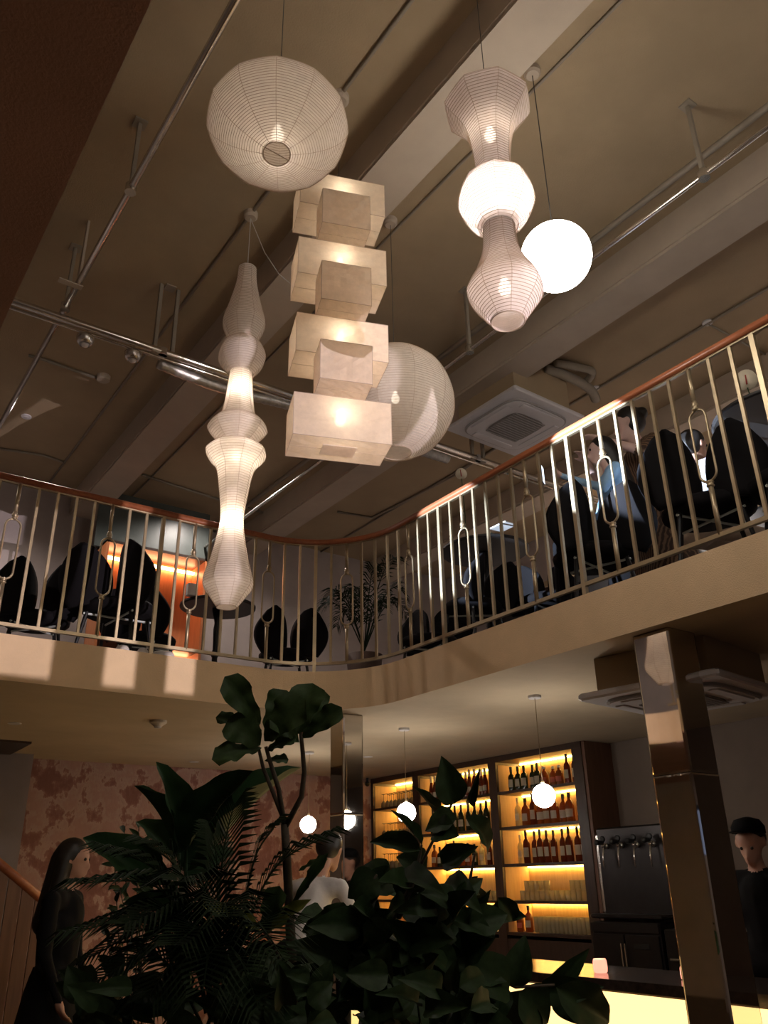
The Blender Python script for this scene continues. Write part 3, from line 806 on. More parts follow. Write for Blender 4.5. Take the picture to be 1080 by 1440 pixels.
# --- large dim round paper lantern
p = atZ(541, 310, ZC); XY = (p.x, p.y); sc_ = atD(556, 566, 5.38)
zb = sc_.z - 0.37
B1 = thing('paper_lantern', 'large dim round ribbed paper lantern behind the box tower', 'lantern', (sc_.x, sc_.y, zb), group='paper lanterns over the void')
prof = [(0.385 * math.cos(t) ** 0.97, 0.37 + 0.38 * math.sin(t)) for t in [-PI / 2 + 0.24 + (PI - 0.48) * i / 26 for i in range(27)]]
shade(B1, prof, 'paper_warm', 10, 0.017, 0.0013, facet=0.012)
ring(B1, prof[0][0], prof[0][1], 0.003)
bulb(B1, 0.40, 0.42, WARM); cord_part(B1, 0.45, ZC - zb); canopy(B1, ZC - zb)

# ============================================================ PENDANT GLOBES OVER THE BAR
glo_me = None
def pendant(X, Y, zc_, r, label):
    t = thing('pendant_lamp', label, 'lamp', (X, Y, zc_ - r), group='small globe pendants over the bar')
    MB().sphere((0, 0, r), r, 24, 16).build('globe', 'opal', t, True)
    MB().lathe([(0.012, 2 * r - 0.006), (0.015, 2 * r + 0.012), (0.006, 2 * r + 0.03)], 10).build('cap', 'brass', t)
    MB().tube([(0, 0, 2 * r), (0, 0, ZS0 - zc_ + r)], 0.003, 6).build('rod', 'brass', t)
    MB().lathe([(0.045, ZS0 - zc_ + r - 0.022), (0.05, ZS0 - zc_ + r - 0.015), (0.05, ZS0 - zc_ + r)], 16).build('ceiling_canopy', 'white_plastic', t)
for X, Y, l in ((4.58, 7.81, 'small white globe pendant near the mural wall'), (4.58, 6.13, 'small white globe pendant half behind a dark leaf'), (4.58, 4.47, 'small white globe pendant in front of the bottle shelves')):
    pendant(X, Y, HC + 0.545, 0.082, l)

# ============================================================ BAR SHELVING
SX = 6.60                                    # shelf front plane
SY0, SY1 = 5.86, 9.58
ups = [5.92, 7.20, 8.60]                     # left faces of uprights, going away
SZ = [HC - 0.50, HC - 0.205, HC + 0.148, HC + 0.515, HC + 0.880]     # shelf tops
ST = HC + 1.20                               # top of highest cell
t = thing('bar_shelf', 'tall dark wood bar shelving with lit cells full of bottles', 'shelf', (SX, SY0, 0))
def sp(name, lo, hi, m, par=None): return MB().box((lo[0] - SX, lo[1] - SY0, lo[2]), (hi[0] - SX, hi[1] - SY0, hi[2])).build(name, m, par or t)
sp('side_panel', (SX, 5.82, 0), (XW, 5.86, HC + 1.26), 'wood_side')
U = [(5.86, 5.99), (7.135, 7.26), (8.56, 8.68), (9.55, 9.60)]
for y0, y1 in U: sp('upright', (SX - 0.01, y0, 0), (XW - 0.03, y1, HC + 1.26), 'wood_dark')
sp('top_panel', (SX - 0.012, 5.86, ST), (XW - 0.03, 9.6, HC + 1.262), 'wood_dark')
sp('back_panel', (XW - 0.03, 5.86, 0.0), (XW - 0.005, 9.6, ST), 'wood_light')
sp('base_cabinet', (SX - 0.005, 5.86, 0.0), (XW - 0.03, 9.6, HC - 0.56), 'wood_dark')
bays = [(5.99, 7.135), (7.26, 8.56), (8.68, 9.55)]
for y0, y1 in bays:
    for z in SZ:
        sh = sp('shelf_board', (SX - 0.005, y0, z - 0.028), (XW - 0.03, y1, z), 'wood_dark')
    for z in SZ[1:] + [ST + 0.028]:
        l = sp('led_strip', (XW - 0.055, y0 + 0.02, z - 0.040), (XW - 0.034, y1 - 0.02, z - 0.029), 'led_yellow')
    for a_, b_ in zip(SZ, SZ[1:] + [ST]):
        sp('side_lining', (SX + 0.02, y1 - 0.006, a_), (XW - 0.03, y1, b_ - 0.03), 'wood_light')
        sp('side_lining', (SX + 0.02, y0, a_), (XW - 0.03, y0 + 0.006, b_ - 0.03), 'wood_light')

# ---- bottles: prototypes by kind
def bottle_proto(kind):
    K = {'square dark': dict(p=[(0.036, 0), (0.038, 0.006), (0.038, 0.150), (0.030, 0.172), (0.014, 0.186), (0.0135, 0.225)], g='glass_dark', cap=('cap_black', 0.016, 0.205, 0.262), lab=('label_paper', 0.0388, 0.045, 0.125)),
         'tall spirit': dict(p=[(0.033, 0), (0.035, 0.006), (0.035, 0.190), (0.028, 0.214), (0.013, 0.236), (0.0125, 0.285)], g='glass_red', cap=('cap_black', 0.0145, 0.262, 0.318), lab=('label_paper', 0.0357, 0.060, 0.150)),
         'round amber': dict(p=[(0.040, 0), (0.043, 0.008), (0.043, 0.120), (0.034, 0.150), (0.016, 0.165), (0.015, 0.190)], g='glass_amber', cap=('white_paint', 0.018, 0.185, 0.212), lab=('label_red', 0.0437, 0.040, 0.095)),
         'wide spirit': dict(p=[(0.044, 0), (0.046, 0.008), (0.046, 0.155), (0.036, 0.190), (0.015, 0.212), (0.014, 0.250)], g='glass_amber', cap=('cap_black', 0.018, 0.238, 0.285), lab=('label_paper', 0.0467, 0.050, 0.125)),
         'wine': dict(p=[(0.036, 0), (0.0375, 0.006), (0.0375, 0.170), (0.030, 0.200), (0.015, 0.225), (0.014, 0.285)], g='glass_dark', cap=('cap_black', 0.0155, 0.240, 0.300), lab=('label_paper', 0.0382, 0.055, 0.130)),
         'pale': dict(p=[(0.034, 0), (0.036, 0.006), (0.036, 0.170), (0.028, 0.195), (0.013, 0.215), (0.0125, 0.265)], g='glass_clear', cap=('brass', 0.0145, 0.245, 0.290), lab=('label_paper', 0.0367, 0.060, 0.130)),
         'slim copper': dict(p=[(0.030, 0), (0.032, 0.006), (0.032, 0.150), (0.024, 0.190), (0.014, 0.240), (0.0135, 0.285)], g='glass_red', cap=('petal', 0.017, 0.215, 0.300), lab=('label_paper', 0.0327, 0.05, 0.11))}[kind]
    me = MB().lathe(K['p'], 14).mesh('glass_body', K['g'], True)
    cm, cr, c0, c1 = K['cap']; cap = MB().lathe([(cr, c0), (cr, c1 - 0.003), (cr * 0.85, c1)], 12).mesh('cap', cm)
    lm, lr, l0, l1 = K['lab']; lab = MB()
    n = 8; vs = []
    for z in (l0, l1):
        for k in range(n + 1):
            a = PI + (k / n - 0.5) * 2.3; vs.append((lr * math.cos(a), lr * math.sin(a), z))
    lab.add(vs, [(k, k + 1, n + 2 + k, n + 1 + k) for k in range(n)])
    return me, cap, lab.mesh('paper_label', lm)
BP = {k: bottle_proto(k) for k in ('square dark', 'tall spirit', 'round amber', 'wide spirit', 'wine', 'pale', 'slim copper')}
def bottle(kind, x, y, z, label, group, s=1.0, detail=True):
    t = thing('bottle', label, 'bottle', (x, y, z), random.uniform(-0.2, 0.2), group); t.scale = (s, s, s)
    g, c, l = BP[kind]
    link('glass_body', g, t); link('cap', c, t)
    if detail: link('paper_label', l, t)
    return t
rb = random.Random(11)
bx = SX + 0.12
def row(y0, y1, n, z, kinds, label, group, s=1.0, skip=()):
    for i in range(n):
        if i in skip: continue
        k = kinds[i % len(kinds)] if len(kinds) != n else kinds[i]
        bottle(k, bx + rb.uniform(-0.015, 0.02), y1 + (y0 - y1) * (i + 0.5) / n + rb.uniform(-0.008, 0.008), z + 0.0005, label(k), group, s * rb.uniform(0.97, 1.03))
g1 = 'bottles on the top shelf by the side panel'
row(6.03, 7.08, 10, SZ[4], ['square dark'] * 5 + ['round amber'] * 3 + ['tall spirit'] * 2,
    lambda k: {'square dark': 'dark glass bottle with black cap on the top shelf near the wood side panel', 'round amber': 'squat amber bottle with pale cap on the top shelf near the wood side panel', 'tall spirit': 'tall dark red bottle on the top shelf near the wood side panel'}[k], g1, 0.98)
row(6.03, 7.02, 9, SZ[3], ['pale', 'wide spirit', 'tall spirit', 'wide spirit', 'wide spirit', 'wide spirit', 'wide spirit', 'wide spirit', 'tall spirit'],
    lambda k: {'pale': 'pale clear bottle on the shelf below the square dark bottles', 'wide spirit': 'broad amber spirit bottle on the shelf below the dark capped bottles', 'tall spirit': 'slim red spirit bottle among the broad amber bottles'}[k], 'bottles on the second shelf by the side panel', 1.02)
row(6.01, 7.02, 10, SZ[2], ['pale'] + ['tall spirit'] * 9,
    lambda k: {'pale': 'clear bottle beginning the row of tall red bottles', 'tall spirit': 'tall red spirit bottle with paper label in the even row above the glasses'}[k], 'row of tall red spirit bottles', 1.0)
row(7.30, 8.52, 13, SZ[4], ['slim copper'], lambda k: 'slim copper coloured bottle on the top shelf of the middle bay', 'slim bottles on the top shelf of the middle bay', 1.0)
row(7.30, 8.52, 11, SZ[3], ['wine'], lambda k: 'dark wine bottle on the second shelf of the middle bay', 'wine bottles in the middle bay', 1.0)
row(7.30, 8.52, 10, SZ[2], ['wide spirit', 'square dark', 'pale', 'tall spirit', 'wide spirit'],
    lambda k: k + ' bottle among mixed liqueurs on the third shelf of the middle bay', 'mixed liqueur bottles in the middle bay', 0.86)
row(6.86, 7.12, 2, SZ[0], ['round amber', 'wide spirit'], lambda k: k + ' bottle standing beside the drinking glasses', 'odd bottles beside the glasses', 0.88)
row(7.30, 8.0, 5, SZ[0], ['square dark', 'tall spirit', 'pale'], lambda k: k + ' bottle on the lowest shelf of the middle bay', 'bottles on the lowest shelf of the middle bay', 0.78)
# ---- drinking glasses
tumbler = MB().lathe([(0.030, 0), (0.0315, 0.004), (0.034, 0.092), (0.0325, 0.092), (0.030, 0.008)], 12, cap=False)
tumbler.add([(0.030 * math.cos(2 * PI * k / 12), 0.030 * math.sin(2 * PI * k / 12), 0.006) for k in range(12)], [tuple(range(12))])
tum_me = tumbler.mesh('tumbler', 'glass_clear', True)
hb = MB().lathe([(0.027, 0), (0.029, 0.004), (0.033, 0.145), (0.0315, 0.145), (0.027, 0.008)], 12, cap=False)
hb.add([(0.027 * math.cos(2 * PI * k / 12), 0.027 * math.sin(2 * PI * k / 12), 0.006) for k in range(12)], [tuple(range(12))])
high_me = hb.mesh('highball', 'glass_clear', True)
# wine glass stored upside down: rim at bottom
stem_me = MB().lathe([(0.031, 0), (0.034, 0.03), (0.031, 0.065), (0.014, 0.088), (0.0035, 0.098), (0.003, 0.165), (0.006, 0.172), (0.031, 0.178), (0.031, 0.180)], 14).mesh('wine_glass', 'glass_smoke', True)
def put(me, name, p, label, cat, group):
    o = link(name, me, None, p); return tag(o, label, cat, group)
for r_, x in enumerate((SX + 0.10, SX + 0.19)):
    for i in range(14):
        put(high_me, 'highball_glass', (x, 6.04 + 0.058 * i, SZ[0] + 0.0005), 'tall clear highball glass in the rows on the lowest shelf', 'glass', 'highball glasses on the lowest shelf')
for r_, x in enumerate((SX + 0.10, SX + 0.19)):
    for i in range(14):
        put(tum_me, 'tumbler', (x, 6.04 + 0.071 * i, SZ[1] + 0.0005), 'clear tumbler in the bottom layer on the shelf below the red bottles', 'glass', 'tumblers, bottom layer')
for i in list(range(0, 4)) + list(range(8, 13)):
    put(tum_me, 'tumbler', (SX + 0.10, 6.04 + 0.071 * i, SZ[1] + 0.0930), 'clear tumbler stacked on top of another below the red bottles', 'glass', 'tumblers, top layer')
for i in range(16):
    put(tum_me, 'tumbler', (SX + 0.11, 7.34 + 0.072 * i, SZ[1] + 0.0005), 'clear tumbler on the fourth shelf of the middle bay', 'glass', 'tumblers in the middle bay')
for z, nm in ((SZ[4], 'top'), (SZ[3], 'second'), (SZ[2], 'third')):
    for i in range(9):
        for x in (SX + 0.10, SX + 0.20):
            put(stem_me, 'wine_glass', (x, 8.76 + 0.088 * i, z + 0.0005), 'upturned wine glass on the %s shelf of the bay by the slim column' % nm, 'glass', 'upturned wine glasses on the %s shelf' % nm)

# ============================================================ BACK COUNTER, TAPS, FRIDGE
t = thing('back_counter', 'low dark back counter with lit yellow front under the shelving', 'counter', (6.2, 7.5, 0))
MB().box((-0.02, -1.75, 0.70), (0.385, 2.05, 0.735)).build('worktop', 'stone_top', t)
MB().box((0.03, -1.75, 0.0), (0.385, 2.05, 0.70)).build('carcass', 'wood_dark', t)
MB().box((0.015, -1.70, 0.30), (0.028, 2.0, 0.66)).build('lit_panel', 'onyx_lit', t)
fy0, fy1 = 4.98, 5.72
t = thing('bar_fridge', 'black and steel under counter fridge below the beer taps', 'fridge', (6.32, (fy0 + fy1) / 2, 0))
w = (fy1 - fy0) / 2
MB().rbox((0.0, -w, 0.0), (0.60, w, HC - 0.36), 0.01).build('cabinet', 'steel_dark', t)
MB().rbox((-0.02, -w, HC - 0.44), (0.0, w, HC - 0.365), 0.004).build('top_trim', 'steel_dark', t)
for s in (-1, 1):
    d = MB().rbox((-0.022, s * w / 2 - w / 2 + 0.008, 0.10), (-0.001, s * w / 2 + w / 2 - 0.008, HC - 0.455), 0.004).build('door', 'steel_dark', t)
    MB().tube([(-0.045, s * 0.02, 0.55), (-0.05, s * 0.02, HC - 0.52)], 0.008, 8).build('handle', 'pipe_chrome', d)
MB().rbox((-0.028, -0.26, HC - 0.56), (-0.02, -0.10, HC - 0.52), 0.003).build('control_panel', 'black_plastic', t)
v = MB()
t2 = thing('beer_tap_panel', 'dark steel beer tap panel with four black handled taps', 'tap panel', (6.55, 5.36, HC - 0.335))
MB().rbox((0.0, -0.40, 0.0), (0.06, 0.40, 0.765), 0.015).build('panel', 'steel_dark', t2)
MB().box((-0.004, 0.375, 0.05), (0.062, 0.402, 0.70)).build('edge_trim', 'steel', t2)
MB().rbox((-0.20, -0.40, 0.0), (0.0, 0.40, 0.035), 0.01).build('drip_tray', 'steel_dark', t2)
for i in range(4):
    y = 0.27 - i * 0.18
    tp = MB().lathe([(0.026, 0), (0.026, 0.035)], 14).build('tap', 'steel', t2, True, (-0.001, y, 0.60)); tp.rotation_euler.y = -PI / 2
    MB().tube([(0, 0, 0.03), (0.0, 0, 0.075)], 0.013, 10).build('barrel', 'steel', tp, True)
    MB().tube([(-0.01, 0, 0.06), (-0.10, 0, 0.075), (-0.19, 0, 0.075)], [0.012, 0.010, 0.008], 10).build('spout', 'steel', tp, True)
    MB().lathe([(0.012, 0.0), (0.016, 0.02), (0.024, 0.07), (0.026, 0.085), (0.018, 0.098)], 12, (0, 0, 0)).build('handle', 'black_plastic', tp, True, (0.03, 0, 0.06))
    MB().lathe([(0.022, 0.0), (0.030, 0.006), (0.030, 0.016), (0.02, 0.02)], 14).build('badge', 'black_metal', tp, True, (0.06, 0, 0.05))
t = thing('oven', 'dark steel oven with a blank display beside the bar fridge', 'oven', (6.32, 4.55, 0))
MB().rbox((0.0, -0.40, 0.0), (0.55, 0.40, HC - 0.40), 0.012).build('cabinet', 'steel_dark', t)
MB().rbox((-0.012, -0.20, HC - 0.52), (0.0, 0.0, HC - 0.46), 0.003).build('display', 'black_plastic', t)
MB().tube([(-0.03, -0.34, HC - 0.62), (-0.03, 0.34, HC - 0.62)], 0.009, 8).build('handle', 'steel', t)

# ============================================================ BAR COUNTER
BX0, BX1, BY0, BY1 = 4.26, 4.92, 1.2, 8.3
zt = HC - 0.545
t = thing('bar_counter', 'long dark stone bar counter with glowing yellow front panels', 'bar counter', (BX0, BY0, 0))
def cutbox(lo, hi): return MB().box((lo[0] - BX0, lo[1] - BY0, lo[2]), (hi[0] - BX0, hi[1] - BY0, hi[2]))
cutbox((BX0, BY0, zt - 0.055), (BX1, BY1, zt)).build('counter_top', 'stone_top', t)
cutbox((BX0 + 0.08, BY0 + 0.03, 0.0), (BX1 - 0.05, BY1 - 0.03, zt - 0.055)).build('carcass', 'wood_dark', t)
n = 8
for i in range(n):
    y0 = BY0 + 0.05 + (BY1 - BY0 - 0.1) * i / n; y1 = BY0 + 0.05 + (BY1 - BY0 - 0.1) * (i + 1) / n
    cutbox((BX0 + 0.055, y0 + 0.006, 0.12), (BX0 + 0.079, y1 - 0.006, zt - 0.075)).build('lit_panel', 'onyx_lit', t)
# candles
def candle(p, label, s=1.0):
    t = thing('candle_holder', label, 'candle', p, group='pink glowing candle holders on the bar'); t.scale = (s, s, s)
    MB().lathe([(0.034, 0), (0.042, 0.006), (0.045, 0.03), (0.043, 0.065), (0.038, 0.078), (0.030, 0.078), (0.028, 0.03)], 18).build('salt_cup', 'candle_pink', t, True)
    MB().lathe([(0.020, 0.028), (0.020, 0.05)], 10).build('wax', 'white_paint', t)
    light(t, (0, 0, 0.11), 0.25, (1, 0.5, 0.3), 0.02)
q = atZ(845, 1368, zt); candle((q.x, q.y, zt), 'pink glowing candle cup on the bar in front of the fridge')
q = atZ(968, 1378, zt); candle((q.x, q.y, zt), 'pink glowing candle cup on the bar touching the mirror column reflection', 0.9)
# pink decanter by the middle of the bar
q = atZ(640, 1352, zt)
t = thing('pink_vase', 'small pink round vase with narrow neck on the bar behind the leaves', 'vase', (q.x, q.y, zt))
MB().lathe([(0.03, 0), (0.05, 0.02), (0.058, 0.05), (0.045, 0.085), (0.018, 0.105), (0.015, 0.15), (0.018, 0.155)], 16).build('body', 'skin_pale', t, True)
MB().lathe([(0.0165, 0.14), (0.0205, 0.15), (0.019, 0.158)], 12).build('lip', 'petal', t, True)

# ============================================================ STAIR, LOW LEFT TABLE
t = thing('stair_balustrade', 'slanting boarded wooden stair balustrade with handrail by the mural wall', 'balustrade', (1.2, 7.2, 0))
o_ = Vector((1.2, 7.2, 0))
hA, hB = atY(-60, 1165, 7.2), atY(70, 1274, 7.2)
MB().tube([hA - o_, hB - o_], 0.035, 8).build('handrail', 'wood_rail', t, True)
bw = 0.105
nb = int((hB.x - hA.x) / bw) + 1
for i in range(nb):
    x = hB.x - 0.02 - i * bw; z = hA.z + (hB.z - hA.z) * (x - hA.x) / (hB.x - hA.x) - 0.03
    z2 = hA.z + (hB.z - hA.z) * (x - bw - hA.x) / (hB.x - hA.x) - 0.03
    m = MB(); x0, x1 = x - bw + 0.010 - 1.2, x - 1.2
    m.add([(x0, -0.012, 0), (x1, -0.012, 0), (x1, 0.012, 0), (x0, 0.012, 0), (x0, -0.012, z2), (x1, -0.012, z), (x1, 0.012, z), (x0, 0.012, z2)],
          [(3, 2, 1, 0), (4, 5, 6, 7), (0, 1, 5, 4), (1, 2, 6, 5), (2, 3, 7, 6), (3, 0, 4, 7)]).build('board', 'wood_stair', t)
def round_table(p, r, h, m, label, group=None, base=True):
    t = thing('round_table', label, 'table', p, 0, group)
    MB().lathe([(r - 0.012, h - 0.030), (r, h - 0.022), (r, h - 0.006), (r - 0.01, h)], 36).build('table_top', m, t)
    MB().lathe([(0.05, 0.03), (0.024, 0.07), (0.024, h * 0.35), (0.036, h * 0.38), (0.022, h * 0.45), (0.028, h * 0.7), (0.022, h * 0.78), (0.05, h - 0.03)], 14).build('pedestal', 'black_metal', t, True)
    MB().lathe([(0.22, 0), (0.22, 0.012), (0.06, 0.035)], 24).build('base', 'black_metal', t, True)
    return t
q = atZ(70, 1400, 0.74)
round_table((q.x - 0.05, q.y - 0.85, 0), 0.34, 0.76, 'wood_table', 'round brown wooden table at the foot of the stair')
# dark sheet standing in for the shaded ceiling opening over the stair
struct(MB().box((X0, 8.45, ZS0 - 0.02), (1.93, YW - 0.32, ZS0 + 0.01)).build('stair_opening_dark', 'wood_dark'))

# ============================================================ UPPER FLOOR FURNITURE
FU = ZS1                                     # upper floor level
def petal_shell(w, h, th, bend, lean):
    """rounded petal back-rest shell, base at origin, facing +Y (front)"""
    bm = bmesh.new(); nu, nv = 10, 12; g = {}
    for s in (0, 1):
        for j in range(nv + 1):
            v = j / nv
            half = w / 2 * (0.80 + 0.35 * math.sin(PI * min(1, v * 1.15))) * (math.sqrt(max(0.0, 1 - max(0, (v - 0.55) / 0.45) ** 2.2)) if v > 0.55 else 1)
            half = max(half, 0.012)
            for i in range(nu + 1):
                u = i / nu * 2 - 1
                x = u * half; y = bend * (x / (w / 2)) ** 2 - lean * v * h - (th if s else 0); z = v * h
                g[s, i, j] = bm.verts.new((x, y, z))
    for j in range(nv):
        for i in range(nu):
            bm.faces.new((g[0, i, j], g[0, i + 1, j], g[0, i + 1, j + 1], g[0, i, j + 1]))
            bm.faces.new((g[1, i, j + 1], g[1, i + 1, j + 1], g[1, i + 1, j], g[1, i, j]))
    for j in range(nv):
        for i in (0, nu):
            a = [g[0, i, j], g[0, i, j + 1], g[1, i, j + 1], g[1, i, j]]; bm.faces.new(a if i == nu else a[::-1])
    for i in range(nu):
        bm.faces.new((g[1, i, 0], g[1, i + 1, 0], g[0, i + 1, 0], g[0, i, 0])); bm.faces.new((g[0, i, nv], g[0, i + 1, nv], g[1, i + 1, nv], g[1, i, nv]))
    bmesh.ops.recalc_face_normals(bm, faces=bm.faces)
    me = bpy.data.meshes.new('wing'); me.materials.append(mat('velvet')); bm.to_mesh(me); bm.free()
    for p in me.polygons: p.use_smooth = True
    return me
wing_me = petal_shell(0.34, 0.46, 0.035, 0.07, 0.16)
def seat_mesh():
    pr = [(0.02, 0.40), (0.24, 0.405), (0.275, 0.43), (0.28, 0.465), (0.25, 0.495), (0.02, 0.505)]
    m = MB().lathe(pr, 24); m.v = [(x, y * 0.92, z) for x, y, z in m.v]; return m.mesh('seat', 'velvet', True)
seat_me = seat_mesh()
leg_mes = [MB().tube([(sx * 0.17, sy * 0.15, 0.42), (sx * 0.23, sy * 0.21, 0.0)], [0.016, 0.010], 8).mesh('leg', 'black_metal') for sx in (-1, 1) for sy in (-1, 1)]
brace_mes = [MB().tube([(-0.19, -0.17, 0.392), (0.19, 0.17, 0.392)], 0.009, 6).mesh('cross_brace', 'metal_white'), MB().tube([(0.19, -0.17, 0.390), (-0.19, 0.17, 0.390)], 0.009, 6).mesh('cross_brace', 'metal_white')]
def chair(x, y, rz, label, s=1.0, wing=1.0, group='black velvet petal chairs upstairs'):
    t = thing('petal_chair', label, 'chair', (x, y, FU), rz, group); t.scale = (s, s, s)
    link('seat', seat_me, t)
    for sx in (-1, 1):
        w = link('wing', wing_me, t, (sx * 0.145, -0.20, 0.44)); w.rotation_euler = (0, sx * 0.20, -sx * 0.42); w.scale = (wing, 1, wing)
    for m in leg_mes: link('leg', m, t)
    for m in brace_mes: link('cross_brace', m, t)
    return t
def xy_at(px, py, Y=None, X=None):
    p = atY(px, py, Y) if Y is not None else atX(px, py, X); return p.x, p.y
# far side (beyond the far railing)
for px, Y, rz, l, s in ((56, 7.1, -0.17, 'black velvet petal chair with white cross braces beside the far railing', 1.0),
                     (170, 6.56, -0.75, 'black velvet petal chair side-on before the lit orange cabinet', 1.08),
                     (213, 7.15, -0.9, 'black velvet petal chair between the orange cabinet and the round table', 0.95),
                     (405, 7.0, -0.3, 'black velvet petal chair by the pedestal table and the corner palm', 0.95),
                     (-45, 8.2, -0.6, 'black velvet petal chair at the edge beyond the white braced one', 1.0)):
    p = atY(px, 830, Y); chair(p.x, Y, rz, l, s)
p = atY(310, 800, 6.75)
round_table((p.x, 6.75, FU), 0.34, 0.74, 'table_black', 'round black pedestal table beside the lit orange cabinet', 'black round tables upstairs')
p = atY(18, 790, 7.0)
round_table((p.x - 0.25, 7.4, FU), 0.36, 0.78, 'table_black', 'round black pedestal table beyond the white braced chair', 'black round tables upstairs')
# napkin box and bottle on that table
p = atY(264, 806, 6.62)
o = MB().rbox((-0.045, -0.03, 0), (0.045, 0.03, 0.11), 0.004).build('menu_box', 'white_paint', None, False, (p.x + 0.05, 6.62, FU + 0.7405)); tag(o, 'small white menu box on the round table by the cabinet', 'box')
# lit cabinet
c0, c1 = atY(150, 765, 8.6), atY(292, 790, 8.6)
t = thing('display_cabinet', 'orange wood display cabinet lit by warm strips on the far upper wall', 'cabinet', (c0.x, 8.6, FU))
cw = c1.x - c0.x; ch = c1.z - FU + 0.03
MB().box((0, 0.36, 0), (cw, 0.38, ch)).build('back_panel', 'wood_orange', t)
MB().box((cw - 0.03, 0, 0), (cw, 0.37, ch)).build('side_panel', 'wood_orange', t); MB().box((0, 0, 0), (0.03, 0.37, ch)).build('side_panel', 'wood_orange', t)
MB().box((0, 0, ch - 0.03), (cw, 0.37, ch)).build('top_panel', 'wood_dark', t)
MB().box((0.03, 0.02, ch * 0.42), (cw - 0.03, 0.36, ch * 0.42 + 0.03)).build('shelf_board', 'wood_dark', t)
MB().box((0.03, 0.30, ch - 0.10), (cw - 0.03, 0.345, ch - 0.075)).build('led_strip', 'led_orange', t)
MB().box((cw * 0.6, 0.30, ch * 0.42 - 0.05), (cw - 0.03, 0.345, ch * 0.42 - 0.03)).build('led_strip', 'led_orange', t)
MB().box((-0.03, 0.385, ch + 0.05), (cw + 0.15, 0.42, ch + 0.75)).build('glass_transom', 'transom_glass', t)
# shoes by the railing
def shoe(x, y, rz, label):
    t = thing('shoe', label, 'shoe', (x, y, FU), rz, 'shoes behind the far railing')
    vs = []; n = 16; secs = [(-0.13, 0.030, 0.075), (-0.09, 0.036, 0.085), (-0.02, 0.037, 0.075), (0.04, 0.042, 0.060), (0.09, 0.044, 0.048), (0.125, 0.034, 0.036), (0.145, 0.014, 0.022)]
    for x_, w_, h_ in secs:
        for k in range(n):
            a = 2 * PI * k / n; vs.append((x_, w_ * math.cos(a), 0.02 + max(-0.008, h_ * max(0, math.sin(a)) if math.sin(a) > 0 else -0.008)))
    fs = [(i * n + k, i * n + (k + 1) % n, (i + 1) * n + (k + 1) % n, (i + 1) * n + k) for i in range(len(secs) - 1) for k in range(n)] + [tuple(range(n)), tuple(range((len(secs) - 1) * n, len(secs) * n))]
    MB().add(vs, fs).build('upper', 'canvas', t, True)
    pr = [(x_, w_ + 0.004) for x_, w_, h_ in secs]; poly = [(a, -b) for a, b in pr] + [(a, b) for a, b in pr[::-1]]
    MB().prism(poly, 0.0, 0.022).build('sole', 'white_paint', t)
    return t
for px, l, rz in ((228, 'pale canvas shoe with white sole nearest the cabinet end', 4.4), (264, 'pale canvas shoe with white toe beside the cabinet edge', 4.9), (190, 'pale canvas shoe partly behind the railing post', 4.6)):
    p = atZ(px, 905, FU + 0.03); shoe(p.x, 6.12, rz, l)

# right side (beyond the right railing)
p = atX(682, 776, 4.85)
RT1 = round_table((4.85, p.y, FU), 0.40, p.z - FU + 0.02, 'table_black', 'round black table with flowers and drinks behind the long straight railing', 'black round tables upstairs')
ty, tz, tx = p.y, p.z + 0.02, 4.85
p = atX(1062, 600, 4.75)
round_table((4.85, p.y - 0.12, FU), 0.42, p.z - FU + 0.06, 'table_black', 'round black table with a cream anthurium behind the long straight railing', 'black round tables upstairs')
tz2, ty2 = p.z + 0.06, p.y - 0.12
for px, py, X, rz, l, s, w in ((770, 790, 4.85, 2.6, 'black velvet petal chair between the flower table and the seated phone user', 1.0, 1.0),
                            (832, 760, 4.36, -0.55, 'black velvet petal chair occupied by the person in blue', 1.02, 1.0),
                            (985, 660, 4.32, -0.96, 'black velvet petal chair at the anthurium table above beige trousers', 1.0, 1.0),
                            (1120, 690, 4.4, 0.6, 'black velvet petal chair close against the railing before the anthurium table', 1.0, 1.0),
                            (600, 840, 4.75, 2.2, 'black velvet petal chair by the flower table and the curved corner', 1.0, 1.0),
                            (664, 830, 4.30, 0.1, 'black velvet petal chair tucked under the flower table', 0.9, 0.9),
                            (925, 770, 5.75, -1.3, 'black velvet petal chair behind the person in the striped dress', 1.0, 1.0)):
    p = atX(px, py, X); chair(X, p.y, rz, l, s, w)
def anthurium(x, y, z, hgt, label, vase='glass_clear', rz=0.0, s=1.0):
    t = thing('anthurium_vase', label, 'flower vase', (x, y, z), rz)
    MB().lathe([(0.028, 0), (0.034, 0.01), (0.036, 0.06), (0.016, 0.12), (0.014, 0.17), (0.018, 0.178)], 14).build('vase', vase, t, True)
    MB().tube([(0, 0, 0.02), (0.01, 0, hgt * 0.5), (0.0, 0.0, hgt)], 0.004, 6).build('stem', 'leaf_fig', t)
    bm = MB(); N = 20; vs = [(0, 0, 0)]
    for k in range(N):
        a = 2 * PI * k / N; r = 0.072 * s * (1.0 - 0.45 * abs(math.sin(a / 2)) ** 6 + 0.15 * math.cos(a)); vs.append((r * math.sin(a), -0.03 * s * math.cos(a) - 0.01, r * math.cos(a) * 1.1))
    bm.add(vs + [(v[0], v[1] + 0.004, v[2]) for v in vs], [(0, 1 + k, 1 + (k + 1) % N) for k in range(N)] + [(N + 1, N + 2 + (k + 1) % N, N + 2 + k) for k in range(N)] + [(1 + k, N + 2 + k, N + 2 + (k + 1) % N, 1 + (k + 1) % N) for k in range(N)])
    f = bm.build('spathe', 'petal', t, True, (0, 0, hgt + 0.03)); f.rotation_euler = (0.3, 0, 0)
    MB().tube([(0, -0.01, 0), (0, -0.045, 0.055)], [0.006, 0.004], 6).build('spadix', 'spadix', t, True, (0, 0, hgt + 0.02))
    return t
